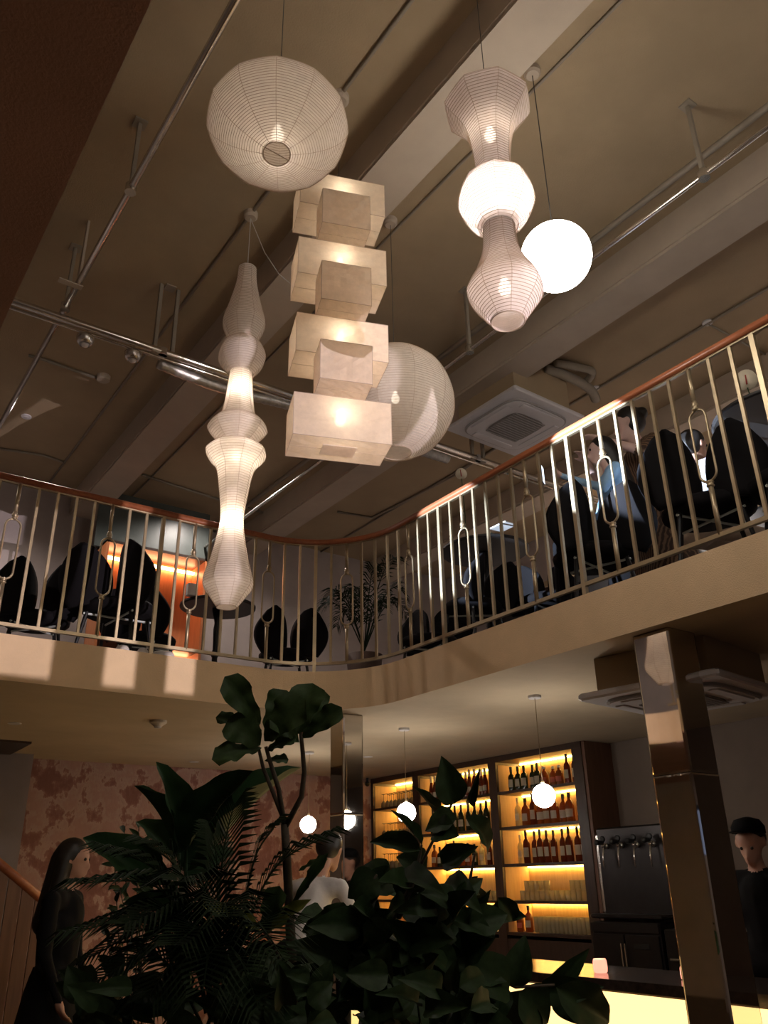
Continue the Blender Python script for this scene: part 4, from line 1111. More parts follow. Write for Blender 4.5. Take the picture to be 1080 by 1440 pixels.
q = atX(649, 668, tx - 0.05); anthurium(tx - 0.05, q.y, tz + 0.001, max(0.3, q.z - tz - 0.04), 'tall single anthurium in a clear vase rising above the handrail', rz=-0.9, s=0.8)
q = atX(1050, 540, 4.80); anthurium(4.80, q.y, tz2 + 0.001, max(0.2, q.z - tz2 - 0.03), 'cream anthurium in a clear vase on the table by the railing end', rz=-1.0)
def drink(px, py, X, me, label, m=None):
    q = atX(px, py, X); o = link('drinking_glass', me, None, (X, q.y, tz + 0.0005)); tag(o, label, 'glass')
cup_me = MB().lathe([(0.025, 0), (0.034, 0.01), (0.040, 0.10), (0.037, 0.10), (0.03, 0.012)], 16, cap=False).mesh('drinking_glass', 'skin_pale', True)
drink(674, 745, tx - 0.1, cup_me, 'pinkish round cup on the flower table')
o = MB().rbox((-0.03, -0.02, 0), (0.03, 0.02, 0.07), 0.004).build('teal_box', 'teal', None, False, (tx - 0.08, atX(692, 752, tx - 0.08).y, tz + 0.0005)); tag(o, 'small teal box on the flower table', 'box')
o = MB().lathe([(0.012, 0), (0.012, 0.13), (0.008, 0.15)], 10).build('white_candle', 'white_paint', None, False, (tx - 0.12, atX(687, 745, tx - 0.12).y, tz + 0.0005)); tag(o, 'slim white candle beside the teal box', 'candle')
o = MB().rbox((-0.07, -0.10, 0), (0.07, 0.10, 0.012), 0.004).build('menu_card', 'white_paint', None, False, (tx - 0.22, atX(712, 765, tx - 0.2).y, tz + 0.0005)); tag(o, 'pale folded menu card on the flower table edge', 'menu')
# cable rail and low white planter boxes behind the flower table
for px, X, l in ((628, 5.9, 'low white cube stool behind the flower table'), (735, 5.9, 'low white cube stool near the occupied chair')):
    p = atX(px, 830, X); t = thing('cube_stool', l, 'stool', (X, p.y, FU))
    MB().rbox((-0.21, -0.21, 0.02), (0.21, 0.21, 0.40), 0.02).build('body', 'white_paint', t)
    MB().rbox((-0.20, -0.20, 0.40), (0.20, 0.20, 0.45), 0.02).build('cushion', 'canvas', t)
    for sx in (-0.16, 0.16):
        for sy in (-0.16, 0.16): MB().lathe([(0.018, 0), (0.018, 0.022)], 8, (sx, sy, 0)).build('foot', 'black_metal', t)
pipe('wall_pipe', [(XWU - 0.16, Y0, HC + 2.75), (XWU - 0.16, 7.5, HC + 2.75)], 0.02, 'pipe_chrome', 'slim wall pipe running along the wall past the flower table')
# upper right wall: dark framed window band
t = thing('window_band', 'dark framed long window band high on the wall past the flower table', 'window', (XWU - 0.13, 2.0, HC + 3.0))
MB().box((-0.02, 0, 0), (0.0, 6.6, 0.62)).build('pane', 'black_plastic', t)
MB().box((-0.05, -0.05, 0.62), (0.005, 6.65, 0.70)).build('frame_head', 'plaster_ceiling', t); MB().box((-0.05, -0.05, -0.08), (0.005, 6.65, 0.0)).build('frame_sill', 'plaster_ceiling', t)
for i in range(6): MB().box((-0.045, i * 1.3, 0), (0.0, i * 1.3 + 0.05, 0.62)).build('mullion', 'plaster_ceiling', t)

# ============================================================ PEOPLE
def capsule(mb, a, ra, b, rb_, n=12):
    a, b = Vector(a), Vector(b); d = (b - a); L = d.length
    if L < 1e-5: d = Vector((0, 0, 1))
    d.normalize(); q = Vector((0, 0, 1)).rotation_difference(d)
    prof = []
    for i in range(5): t = -PI / 2 + PI / 2 * i / 4; prof.append((max(1e-4, ra * math.cos(t)), ra * math.sin(t)))
    for i in range(5): t = PI / 2 * i / 4; prof.append((max(1e-4, rb_ * math.cos(t)), L + rb_ * math.sin(t)))
    k = MB().lathe(prof, n)
    mb.add([a + q @ Vector(v) for v in k.v], k.f)
def organic(name, caps, mats, parent, voxel=0.014, smooth=6):
    """one continuous surface from tapered limbs; caps: (a, ra, b, rb, material index)"""
    mb = MB()
    for c in caps: capsule(mb, c[0], c[1], c[2], c[3])
    me = bpy.data.meshes.new(name); me.from_pydata(mb.v, [], mb.f); me.update()
    o = bpy.data.objects.new(name, me); COL.objects.link(o)
    r = o.modifiers.new('r', 'REMESH'); r.mode = 'VOXEL'; r.voxel_size = voxel
    s = o.modifiers.new('s', 'SMOOTH'); s.iterations = smooth; s.factor = 0.5
    dg = bpy.context.evaluated_depsgraph_get(); dg.update()
    m2 = bpy.data.meshes.new_from_object(o.evaluated_get(dg)); m2.name = name
    bpy.data.objects.remove(o)
    m2.materials.clear()
    for m in mats: m2.materials.append(mat(m))
    segs = [(Vector(c[0]), Vector(c[2]), (c[1] + c[3]) / 2, c[4]) for c in caps]
    for p in m2.polygons:
        p.use_smooth = True; q = p.center; best = 9; bi = 0
        for a, b, r_, mi in segs:
            ab = b - a; t = max(0, min(1, (q - a).dot(ab) / max(1e-9, ab.length_squared))); dd = (q - a - ab * t).length - r_
            if dd < best: best = dd; bi = mi
        p.material_index = bi
    return link(name, m2, parent)
def head_caps(c, f, u, s=1.0, mi=0):
    """c skull centre, f facing, u up"""
    f, u = Vector(f).normalized(), Vector(u).normalized(); r = f.cross(u).normalized(); c = Vector(c)
    k = [(c + u * 0.015 * s - f * 0.012 * s, 0.088 * s, c + u * 0.02 * s + f * 0.008 * s, 0.084 * s, mi),
         (c - u * 0.05 * s + f * 0.022 * s, 0.064 * s, c - u * 0.085 * s + f * 0.045 * s, 0.036 * s, mi),
         (c - u * 0.015 * s + f * 0.088 * s, 0.012 * s, c - u * 0.040 * s + f * 0.105 * s, 0.013 * s, mi),
         (c - u * 0.070 * s + f * 0.082 * s, 0.014 * s, c - u * 0.072 * s + f * 0.084 * s, 0.014 * s, mi),
         (c + u * 0.02 * s + f * 0.080 * s - r * 0.03 * s, 0.014 * s, c + u * 0.02 * s + f * 0.080 * s + r * 0.03 * s, 0.014 * s, mi)]
    for sd in (-1, 1): k.append((c + r * sd * 0.084 * s + u * 0.005 * s, 0.016 * s, c + r * sd * 0.088 * s - u * 0.025 * s, 0.012 * s, mi))
    return k
def eyes(parent, c, f, u, s=1.0):
    f, u = Vector(f).normalized(), Vector(u).normalized(); r = f.cross(u).normalized(); c = Vector(c)
    for sd in (-1, 1): MB().sphere(c + f * 0.083 * s + r * sd * 0.032 * s + u * 0.002, 0.010 * s, 8, 6).build('eye', 'hair', parent, True)
def hand_caps(w, d, n, mi=0, curl=0.5, s=1.0):
    """w wrist, d direction of fingers, n palm normal (fingers curl towards n)"""
    w, d, n = Vector(w), Vector(d).normalized(), Vector(n).normalized(); n = (n - d * n.dot(d)).normalized(); a = d.cross(n)
    k = [(w, 0.024 * s, w + d * 0.045 * s, 0.027 * s, mi)]
    for i, L in enumerate((0.070, 0.080, 0.075, 0.058)):
        off = a * ((i - 1.5) * 0.020 * s); p0 = w + d * 0.075 * s + off; kk = w + d * 0.03 * s + off * 0.8
        d1 = (d + n * curl).normalized(); d2 = (d + n * curl * 3).normalized()
        p1 = p0 + d1 * L * 0.5 * s; p2 = p1 + d2 * L * 0.5 * s
        k += [(kk, 0.012 * s, p0, 0.0105 * s, mi), (p0, 0.0100 * s, p1, 0.0090 * s, mi), (p1, 0.0090 * s, p2, 0.0075 * s, mi)]
    b0 = w + d * 0.02 * s - a * 0.025 * s; b1 = b0 + (d * 0.6 - a * 0.8 + n * 0.4).normalized() * 0.04 * s; b2 = b1 + (d + n * 0.5).normalized() * 0.03 * s
    k += [(b0, 0.014 * s, b1, 0.011 * s, mi), (b1, 0.011 * s, b2, 0.009 * s, mi)]
    return k
def arm(sh, el, wr, mi, mi2, r=(0.050, 0.040, 0.036, 0.025)):
    return [(sh, r[0], el, r[1], mi), (el, r[2], wr, r[3], mi2)]
def standing(loc, rz, label, hgt, top, bottom, sleeves, skin, hairstyle, arms=None, look=(0, 1, 0), lean=0.0, skirt=False, cap=None):
    """person facing local +Y"""
    s = hgt / 1.72
    t = thing('person', label, 'person', loc, rz)
    V = lambda x, y, z: Vector((x * s, y * s + lean * max(0, z - 0.9) * s, z * s))
    hd = V(0, 0.03, 1.60)
    arms = arms or [(V(-0.20, 0, 1.38), V(-0.25, 0.02, 1.10), V(-0.23, 0.12, 0.87)), (V(0.20, 0, 1.38), V(0.25, 0.02, 1.10), V(0.23, 0.12, 0.87))]
    c = []
    # material slots 0 skin, 1 top, 2 bottom, 3 shoe
    c += head_caps(hd, look, (0, 0, 1), s, 0)
    c += [(V(0, -0.01, 1.42), 0.052 * s, V(0, 0.02, 1.53), 0.046 * s, 0)]
    c += [(V(-0.13, -0.01, 1.37), 0.075 * s, V(0.13, -0.01, 1.37), 0.075 * s, 1), (V(0, 0, 1.30), 0.135 * s, V(0, 0, 1.05), 0.120 * s, 1), (V(-0.06, 0, 1.22), 0.12 * s, V(0.06, 0, 1.22), 0.12 * s, 1),
          (V(-0.07, 0, 0.94), 0.125 * s, V(0.07, 0, 0.94), 0.125 * s, 2)]
    for sd in (-1, 1):
        c += [(V(sd * 0.09, 0, 0.90), 0.088 * s, V(sd * 0.10, 0.02, 0.50), 0.056 * s, 2), (V(sd * 0.10, 0.02, 0.50), 0.056 * s, V(sd * 0.10, -0.01, 0.09), 0.040 * s, 2),
              (V(sd * 0.10, -0.03, 0.045), 0.042 * s, V(sd * 0.11, 0.14, 0.032), 0.032 * s, 3)]
    for sh, el, wr in arms:
        c += arm(sh, el, wr, 1, 1 if sleeves else 0, tuple(k * s for k in (0.052, 0.042, 0.038, 0.026)))
        c += hand_caps(wr, (wr - el), Vector((-wr.x, 0.3, 0)), 0, 0.35, s)
    organic('body', c, [skin, top, bottom, 'rubber'], t)
    eyes(t, hd, look, (0, 0, 1), s)
    f = Vector(look).normalized(); h = []
    if hairstyle == 'long':
        h = [(hd + Vector((0, 0, 0.035 * s)) - f * 0.02, 0.100 * s, hd - f * 0.04 + Vector((0, 0, 0.0)), 0.098 * s, 0), (hd - f * 0.055, 0.09 * s, V(0, -0.10, 1.25), 0.075 * s, 0),
             (hd - f * 0.03 + Vector((0.07 * s, 0, 0)), 0.045 * s, V(0.10, -0.04, 1.30), 0.04 * s, 0), (hd - f * 0.03 - Vector((0.07 * s, 0, 0)), 0.045 * s, V(-0.10, -0.04, 1.30), 0.04 * s, 0)]
    elif hairstyle == 'bun':
        h = [(hd + Vector((0, 0, 0.04 * s)) - f * 0.02, 0.098 * s, hd - f * 0.045, 0.092 * s, 0), (hd - f * 0.11 + Vector((0, 0, 0.05)), 0.05 * s, hd - f * 0.12 + Vector((0, 0, 0.06)), 0.05 * s, 0)]
    else:
        h = [(hd + Vector((0, 0, 0.045 * s)) - f * 0.015, 0.096 * s, hd - f * 0.045 + Vector((0, 0, 0.01)), 0.088 * s, 0)]
    organic('hair', h, ['hair'], t, 0.012)
    if cap:
        k = MB().lathe([(0.100 * s, 0.045 * s), (0.100 * s, 0.085 * s), (0.075 * s, 0.125 * s), (0.02 * s, 0.14 * s)], 20); k.add([(0.085 * s * math.cos(a), 0.05 * s + 0.13 * s * math.sin(a), z) for z in (0.048 * s, 0.055 * s) for a in [PI * i / 12 for i in range(13)]], [tuple(range(13)), tuple(range(25, 12, -1))] + [(i, i + 1, 14 + i, 13 + i) for i in range(12)])
        k.build('cap', cap, t, True, hd)
    if skirt:
        m = MB(); n = 40; vs = []
        for z, r in ((1.02, 0.15), (0.90, 0.19), (0.60, 0.25), (0.30, 0.31)):
            for i in range(n):
                a = 2 * PI * i / n; rr = r * s * (1 + 0.05 * math.sin(9 * a) * (1.1 - z)); vs.append((rr * math.cos(a), rr * 0.8 * math.sin(a) + lean * max(0, z - 0.9), z * s))
        m.add(vs, [(i * n + k, i * n + (k + 1) % n, (i + 1) * n + (k + 1) % n, (i + 1) * n + k) for i in range(3) for k in range(n)]).build('skirt', bottom, t, True)
    return t
def seated(loc, rz, label, top, bottom, skin, hgt=1.68, seat=0.48, look=(0, 1, 0), arms=None, sleeves=True, hairstyle='long', lean=0.05, shoe='white_paint'):
    s = hgt / 1.72
    t = thing('person', label, 'person', loc, rz)
    V = lambda x, y, z: Vector((x * s, y * s + lean * max(0, z), seat + z * s))
    hd = V(0, 0.04, 0.78)
    arms = arms(V) if arms else [(V(-0.19, 0, 0.54), V(-0.24, 0.08, 0.28), V(-0.12, 0.30, 0.26)), (V(0.19, 0, 0.54), V(0.24, 0.08, 0.28), V(0.12, 0.30, 0.26))]
    c = head_caps(hd, look, (0, 0, 1), s, 0)
    c += [(V(0, 0, 0.58), 0.05 * s, V(0, 0.02, 0.70), 0.045 * s, 0), (V(-0.13, 0, 0.53), 0.072 * s, V(0.13, 0, 0.53), 0.072 * s, 1), (V(0, 0, 0.46), 0.13 * s, V(0, 0, 0.22), 0.118 * s, 1),
          (V(-0.07, 0, 0.11), 0.12 * s, V(0.07, 0, 0.11), 0.12 * s, 2)]
    for sd in (-1, 1):
        k = Vector((sd * 0.12 * s, 0.46 * s, seat + 0.05 * s)); an = Vector((sd * 0.12 * s, 0.50 * s, 0.09))
        c += [(V(sd * 0.09, 0.05, 0.09), 0.085 * s, k, 0.060 * s, 2), (k, 0.058 * s, an, 0.042 * s, 2), (Vector((an.x, an.y - 0.02, 0.045)), 0.042 * s, Vector((an.x, an.y + 0.14, 0.034)), 0.033 * s, 3)]
    for sh, el, wr in arms:
        c += arm(sh, el, wr, 1, 1 if sleeves else 0, tuple(k_ * s for k_ in (0.052, 0.042, 0.038, 0.026))); c += hand_caps(wr, wr - el, Vector((-wr.x, 0, 0.4)), 0, 0.4, s)
    organic('body', c, [skin, top, bottom, shoe], t)
    eyes(t, hd, look, (0, 0, 1), s)
    f = Vector(look).normalized()
    h = [(hd + Vector((0, 0, 0.035 * s)) - f * 0.02, 0.100 * s, hd - f * 0.045, 0.096 * s, 0)]
    if hairstyle == 'long': h += [(hd - f * 0.06, 0.085 * s, V(0, -0.11, 0.45), 0.07 * s, 0)]
    organic('hair', h, ['hair'], t, 0.012)
    return t, hd
# silhouette by the stair
q = atD(100, 1185, 5.4)
standing((q.x, q.y, 0.0), -2.2, 'dark dressed person with long hair standing by the stair balustrade', q.z + 0.02, 'cloth_black', 'cloth_black', True, 'skin', 'long', skirt=True)
# bartender behind the bar
q = atX(1052, 1152, 5.35)
standing((q.x, q.y, 0.0), 1.75, 'bartender in black shirt and dark cap looking down behind the bar', q.z - 0.01, 'cloth_black', 'cloth_black', True, 'skin', 'short', look=(0, 0.85, -0.5), cap='cloth_black')
# guest in white at the bar, bent forward
q = atX(414, 1215, 3.0)
t, hd = seated((3.0, q.y, 0.0), -1.1, 'guest in white shirt leaning forward on a stool at the bar behind the plants', 'cloth_white', 'cloth_black', 'skin', seat=0.95, look=(0, 0.8, -0.6), lean=0.55, hairstyle='short',
               arms=lambda V: [(V(-0.19, 0, 0.54), V(-0.26, 0.16, 0.36), V(-0.16, 0.42, 0.34)), (V(0.19, 0, 0.54), V(0.26, 0.16, 0.36), V(0.16, 0.42, 0.34))])
st = thing('bar_stool', 'black round bar stool under the guest in white', 'stool', (2.99, q.y, 0))
MB().lathe([(0.02, 0.905), (0.18, 0.91), (0.19, 0.93), (0.18, 0.95), (0.02, 0.955)], 20).build('seat', 'velvet', st, True)
for k in range(4):
    a = PI / 4 + k * PI / 2; MB().tube([(0.12 * math.cos(a), 0.12 * math.sin(a), 0.91), (0.22 * math.cos(a), 0.22 * math.sin(a), 0)], 0.011, 8).build('leg', 'black_metal', st)
MB().tube([(0.18 * math.cos(2 * PI * k / 20), 0.18 * math.sin(2 * PI * k / 20), 0.25) for k in range(20)], 0.008, 6, closed=True).build('foot_ring', 'black_metal', st)
# upstairs: phone user in blue, companion in striped dress, person in beige trousers
q = atX(858, 628, 4.72)
def phone_arms(V): return [(V(-0.19, 0, 0.54), V(-0.22, 0.12, 0.36), V(-0.06, 0.36, 0.55)), (V(0.19, 0, 0.54), V(0.24, 0.10, 0.30), V(0.10, 0.30, 0.30))]
t, hd = seated((4.72, q.y, FU), 0.85, 'person in light blue blouse seated upstairs holding up a phone', 'cloth_blue', 'cloth_black', 'skin_pale', seat=q.z - FU - 0.80, look=(0, 1, 0.05), arms=phone_arms, hairstyle='long')
ph = MB().rbox((-0.036, -0.005, -0.075), (0.036, 0.005, 0.075), 0.003)
Rz = Matrix.Rotation(0.55, 4, 'Z'); w = Rz @ Vector((-0.02, 0.47, q.z - FU - 0.80 + 0.62)) + Vector((4.62, q.y, FU))
pt = thing('phone', 'dark phone held up by the person in blue', 'phone', w, 0.55); ph.build('case', 'black_plastic', pt)
MB().box((-0.033, -0.0062, -0.068), (0.033, -0.0052, 0.068)).build('screen', 'screen', pt)
q = atX(902, 592, 5.22)
V2 = lambda x, y, z: Vector((x, y, z))
hh = q.z - FU + 0.09; s_ = hh / 1.72
standing((5.22, q.y, FU), 1.15, 'person in brown striped dress leaning over the person in blue upstairs', hh, 'cloth_striped', 'cloth_striped', False, 'skin_pale', 'bun',
         arms=[(V2(-0.19, 0.05, 1.38) * s_, V2(-0.30, 0.22, 1.22) * s_, V2(-0.16, 0.42, 1.36) * s_), (V2(0.19, 0.05, 1.38) * s_, V2(0.30, 0.20, 1.18) * s_, V2(0.14, 0.40, 1.34) * s_)], look=(0.5, 0.9, -0.2), lean=0.12, skirt=True)
q = atX(985, 735, 4.72)
seated((4.80, q.y + 0.06, FU), -1.9, 'person in beige trousers seated upstairs at the anthurium table', 'cloth_white', 'cloth_beige', 'skin', seat=0.47, hairstyle='short')

# ============================================================ PLANTS
def leaf_mesh(name, m, prof, nl=12, nw=4, fold=0.18, droop=0.25, wave=0.0, seed=0, petiole=0.0):
    """unit leaf: base at origin, tip along +Y (length 1), half-width profile prof(t) for width 1, upper side +Z"""
    r = random.Random(seed); vs = []; fs = []
    for j in range(nl + 1):
        t = j / nl; w = prof(t) / 2
        zc_ = -droop * t * t + droop * 0.35 * t
        for i in range(-nw, nw + 1):
            u = i / nw; x = u * w
            z = zc_ + abs(u) * w * fold * 2 + wave * math.sin(t * 17 + (2.0 if u > 0 else 0.0) + seed) * abs(u) ** 2 * w * 2
            vs.append((x, t, z))
    c = 2 * nw + 1
    for j in range(nl):
        for i in range(2 * nw): k = j * c + i; fs.append((k, k + 1, k + 1 + c, k + c))
    mb = MB().add(vs, fs)
    me = mb.mesh(name, m, True); return me
def p_fig(t): return max(0.02, (0.35 + 0.75 * t) * math.sqrt(max(0, 1 - ((t - 0.5) / 0.5) ** 4)) * (1 if t > 0.12 else t / 0.12 * 0.8 + 0.2)) * (1 - 0.22 * math.exp(-((t - 0.38) / 0.10) ** 2))
def p_ell(t): return max(0.01, math.sin(PI * min(1, t ** 0.85)) ** 0.75)
def p_pad(t): return max(0.015, math.sin(PI * t ** 0.9) ** 0.5 * (1 - 0.25 * t))
def p_ovate(t): return max(0.01, math.sin(PI * t ** 0.7) ** 0.85)
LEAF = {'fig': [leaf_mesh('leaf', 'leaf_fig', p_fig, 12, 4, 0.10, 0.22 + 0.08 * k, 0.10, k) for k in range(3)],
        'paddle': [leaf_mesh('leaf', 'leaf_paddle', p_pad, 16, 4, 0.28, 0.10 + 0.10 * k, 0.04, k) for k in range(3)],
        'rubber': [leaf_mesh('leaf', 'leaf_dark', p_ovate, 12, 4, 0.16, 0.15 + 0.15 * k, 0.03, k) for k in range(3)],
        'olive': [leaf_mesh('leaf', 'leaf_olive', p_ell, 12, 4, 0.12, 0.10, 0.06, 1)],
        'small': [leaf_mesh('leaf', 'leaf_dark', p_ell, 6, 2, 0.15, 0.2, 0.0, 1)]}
vein_me = MB().tube([(0, 0.0, 0.004), (0, 0.25, -0.25 * 0.0625 * 0.6 + 0.012), (0, 0.55, 0.0), (0, 0.92, -0.06)], [0.010, 0.008, 0.006, 0.003], 4).mesh('midrib', 'leaf_vein')
def leaf(plant, origin, kind, base, tip, width, roll=0.0, k=0, vein=False, face=None):
    """width in metres; the upper face turns towards `face` direction"""
    base, tip = Vector(base), Vector(tip); y = tip - base; L = y.length; y.normalize()
    n = Vector(face) if face is not None else (CAM - base).normalized() * 0.9 + Vector((0, 0, 0.35))
    n = n - y * n.dot(y)
    if n.length < 1e-4: n = y.orthogonal()
    n.normalize(); n = Matrix.Rotation(roll, 3, y) @ n; x = y.cross(n)
    m = Matrix.Identity(4); b = base - origin
    for i in range(3): m[i][0] = x[i] * width; m[i][1] = y[i] * L; m[i][2] = n[i] * L; m[i][3] = b[i]
    v = LEAF[kind]; o = link('leaf', v[k % len(v)], plant); o.matrix_local = m
    return o
def stem(plant, origin, pts, r0, r1, m='bark', name='stem'):
    n = len(pts); return MB().tube([Vector(p) - origin for p in pts], [r0 + (r1 - r0) * i / (n - 1) for i in range(n)], 7).build(name, m, plant, True)
def pot(plant, r, h, m='terracotta'):
    MB().lathe([(r * 0.72, 0), (r * 0.78, 0.01), (r, h), (r * 0.93, h), (r * 0.9, h - 0.04)], 24).build('pot', m, plant, True)
    MB().lathe([(0.01, h - 0.045), (r * 0.91, h - 0.04), (r * 0.91, h - 0.06)], 20).build('soil', 'soil', plant)
def mpx(px, D): return px * D / F
rp = random.Random(21)

# --- fiddle leaf fig
DF = 3.0
root = atD(412, 1440, DF); O = Vector((root.x, root.y, 0.0))
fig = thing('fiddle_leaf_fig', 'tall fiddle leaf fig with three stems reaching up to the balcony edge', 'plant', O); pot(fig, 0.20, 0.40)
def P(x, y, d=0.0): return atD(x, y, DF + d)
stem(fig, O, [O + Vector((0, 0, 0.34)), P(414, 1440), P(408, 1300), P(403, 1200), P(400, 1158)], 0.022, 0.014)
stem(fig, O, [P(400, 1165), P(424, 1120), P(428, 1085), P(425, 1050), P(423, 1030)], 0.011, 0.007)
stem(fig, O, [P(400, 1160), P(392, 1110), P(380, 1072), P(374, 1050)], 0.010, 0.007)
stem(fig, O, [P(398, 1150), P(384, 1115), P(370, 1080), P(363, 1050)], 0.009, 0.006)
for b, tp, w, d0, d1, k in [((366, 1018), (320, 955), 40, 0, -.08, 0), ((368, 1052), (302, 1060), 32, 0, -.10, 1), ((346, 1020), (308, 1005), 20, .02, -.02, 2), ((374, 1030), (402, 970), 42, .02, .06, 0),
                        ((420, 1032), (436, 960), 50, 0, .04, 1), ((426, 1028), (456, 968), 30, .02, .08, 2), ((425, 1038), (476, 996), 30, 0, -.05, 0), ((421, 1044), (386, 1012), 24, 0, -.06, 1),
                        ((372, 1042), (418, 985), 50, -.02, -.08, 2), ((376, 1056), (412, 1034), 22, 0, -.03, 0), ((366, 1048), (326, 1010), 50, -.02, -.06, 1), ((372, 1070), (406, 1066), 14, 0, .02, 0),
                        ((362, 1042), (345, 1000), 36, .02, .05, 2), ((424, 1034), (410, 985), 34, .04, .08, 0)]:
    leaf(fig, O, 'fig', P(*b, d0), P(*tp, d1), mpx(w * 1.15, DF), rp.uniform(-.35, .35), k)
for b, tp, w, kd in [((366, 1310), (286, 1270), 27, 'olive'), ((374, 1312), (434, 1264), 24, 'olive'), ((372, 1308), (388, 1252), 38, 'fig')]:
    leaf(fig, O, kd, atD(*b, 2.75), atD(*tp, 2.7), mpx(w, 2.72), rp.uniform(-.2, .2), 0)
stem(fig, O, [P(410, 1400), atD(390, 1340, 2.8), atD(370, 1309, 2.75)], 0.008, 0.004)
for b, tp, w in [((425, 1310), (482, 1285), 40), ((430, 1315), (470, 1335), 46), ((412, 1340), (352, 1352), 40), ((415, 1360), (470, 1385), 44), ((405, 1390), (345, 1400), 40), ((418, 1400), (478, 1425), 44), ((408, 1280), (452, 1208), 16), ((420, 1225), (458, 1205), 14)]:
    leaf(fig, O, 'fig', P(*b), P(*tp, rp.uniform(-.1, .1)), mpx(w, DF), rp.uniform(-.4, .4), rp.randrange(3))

# --- paddle-leaved plant
DB = 3.15
root = atD(255, 1440, DB); O = Vector((root.x, root.y, 0.0))
pad = thing('paddle_leaf_plant', 'broad paddle leaved plant with upright green blades beside the fig', 'plant', O); pot(pad, 0.19, 0.38)
def P2(x, y, d=0.0): return atD(x, y, DB + d)
for b, tp, w, d1, ro in [((252, 1200), (229, 1070), 54, 0.05, 0.5), ((262, 1192), (349, 1083), 62, -.05, -.3), ((300, 1195), (406, 1065), 44, .12, -.6), ((240, 1180), (203, 1097), 22, .05, .9),
                     ((214, 1250), (130, 1172), 66, -.08, .2), ((245, 1210), (196, 1150), 46, .06, .4), ((262, 1225), (300, 1150), 50, .1, -.2), ((240, 1250), (160, 1215), 40, .0, .3),
                     ((255, 1290), (175, 1268), 40, -.1, .3), ((262, 1240), (330, 1195), 48, .1, -.4)]:
    b3 = P2(*b); leaf(pad, O, 'paddle', b3, P2(*tp, d1), mpx(w, DB), ro, rp.randrange(3))
    stem(pad, O, [O + Vector((rp.uniform(-.05, .05), rp.uniform(-.05, .05), 0.32)), P2(255 + rp.uniform(-12, 12), 1400), b3], 0.012, 0.006, 'leaf_paddle', 'stalk')

# --- feather palm: every frond a part made of a rachis and two rows of leaflets
def frond(plant, origin, pts, llen, n=22, w=0.016, droop=0.35):
    pts = [Vector(p) - origin for p in pts]; Q = []
    for i in range(len(pts) - 1):
        for k in range(10):
            p0, p1, p2, p3 = pts[max(i - 1, 0)], pts[i], pts[i + 1], pts[min(i + 2, len(pts) - 1)]; t = k / 10
            Q.append(0.5 * (2 * p1 + (p2 - p0) * t + (2 * p0 - 5 * p1 + 4 * p2 - p3) * t * t + (3 * p1 - p0 - 3 * p2 + p3) * t ** 3))
    Q.append(pts[-1])
    mb = MB().tube(Q, [0.007 * (1 - 0.75 * i / len(Q)) for i in range(len(Q))], 5)
    for j in range(n):
        f = 0.22 + 0.78 * j / (n - 1); i = min(len(Q) - 2, int(f * (len(Q) - 1))); p = Q[i]; d = (Q[i + 1] - Q[i]).normalized()
        side = d.cross(Vector((0, 0, 1)));
        side = side.normalized() if side.length > 1e-3 else Vector((1, 0, 0))
        L = llen * (0.55 + 0.6 * math.sin(PI * min(1, f * 0.95))) * rp.uniform(0.85, 1.1)
        for sd in (-1, 1):
            dd = (side * sd * 0.85 + d * (0.45 + 0.6 * f) + Vector((0, 0, 0.25))).normalized(); up = dd.cross(side * sd).normalized() if dd.cross(side).length > 1e-3 else Vector((0, 0, 1))
            wd = d.normalized() * w * 0.5
            a = p; m1 = p + dd * L * 0.5; e = p + dd * L + Vector((0, 0, -droop * L))
            mb.add([a - wd * 0.3, a + wd * 0.3, m1 + wd, e, m1 - wd, m1 + Vector((0, 0, w * 0.25))], [(0, 1, 5), (1, 2, 5), (2, 3, 5), (3, 4, 5), (4, 0, 5)])
    o = mb.build('frond', 'leaf_palm', plant); return o
DP = 2.75
root = atD(300, 1440, DP); O = Vector((root.x, root.y, 0.0))
palm = thing('feather_palm', 'dark feather palm with arching fronds spreading beside the standing person', 'plant', O); pot(palm, 0.21, 0.36)
crown = atD(305, 1400, DP)
for k in range(5):
    stem(palm, O, [O + Vector((0.05 * math.cos(k * 1.3), 0.05 * math.sin(k * 1.3), 0.30)), crown + Vector((0.04 * math.cos(k * 1.3), 0.04 * math.sin(k * 1.3), -0.1))], 0.014, 0.009, 'leaf_palm', 'cane')
for tip, dd in [((112, 1242), -.1), ((100, 1312), -.15), ((135, 1380), -.2), ((150, 1195), .1), ((205, 1188), .15), ((300, 1175), .2), ((385, 1165), .25), ((462, 1175), .2), ((180, 1300), -.25), ((210, 1400), -.3), ((250, 1240), -.2), ((400, 1350), -.3), ((330, 1130), .3), ((130, 1345), .1), ((245, 1330), -.35), ((320, 1290), -.35), ((365, 1420), -.35), ((285, 1395), -.4)]:
    tp = atD(*tip, DP + dd); c = crown + Vector((rp.uniform(-.04, .04), rp.uniform(-.04, .04), rp.uniform(-.12, .02)))
    mid = c.lerp(tp, 0.55) + Vector((0, 0, 0.10 + 0.10 * (c - tp).length))
    frond(palm, O, [c, c.lerp(mid, 0.5) + Vector((0, 0, 0.04)), mid, tp], 0.20, 24)

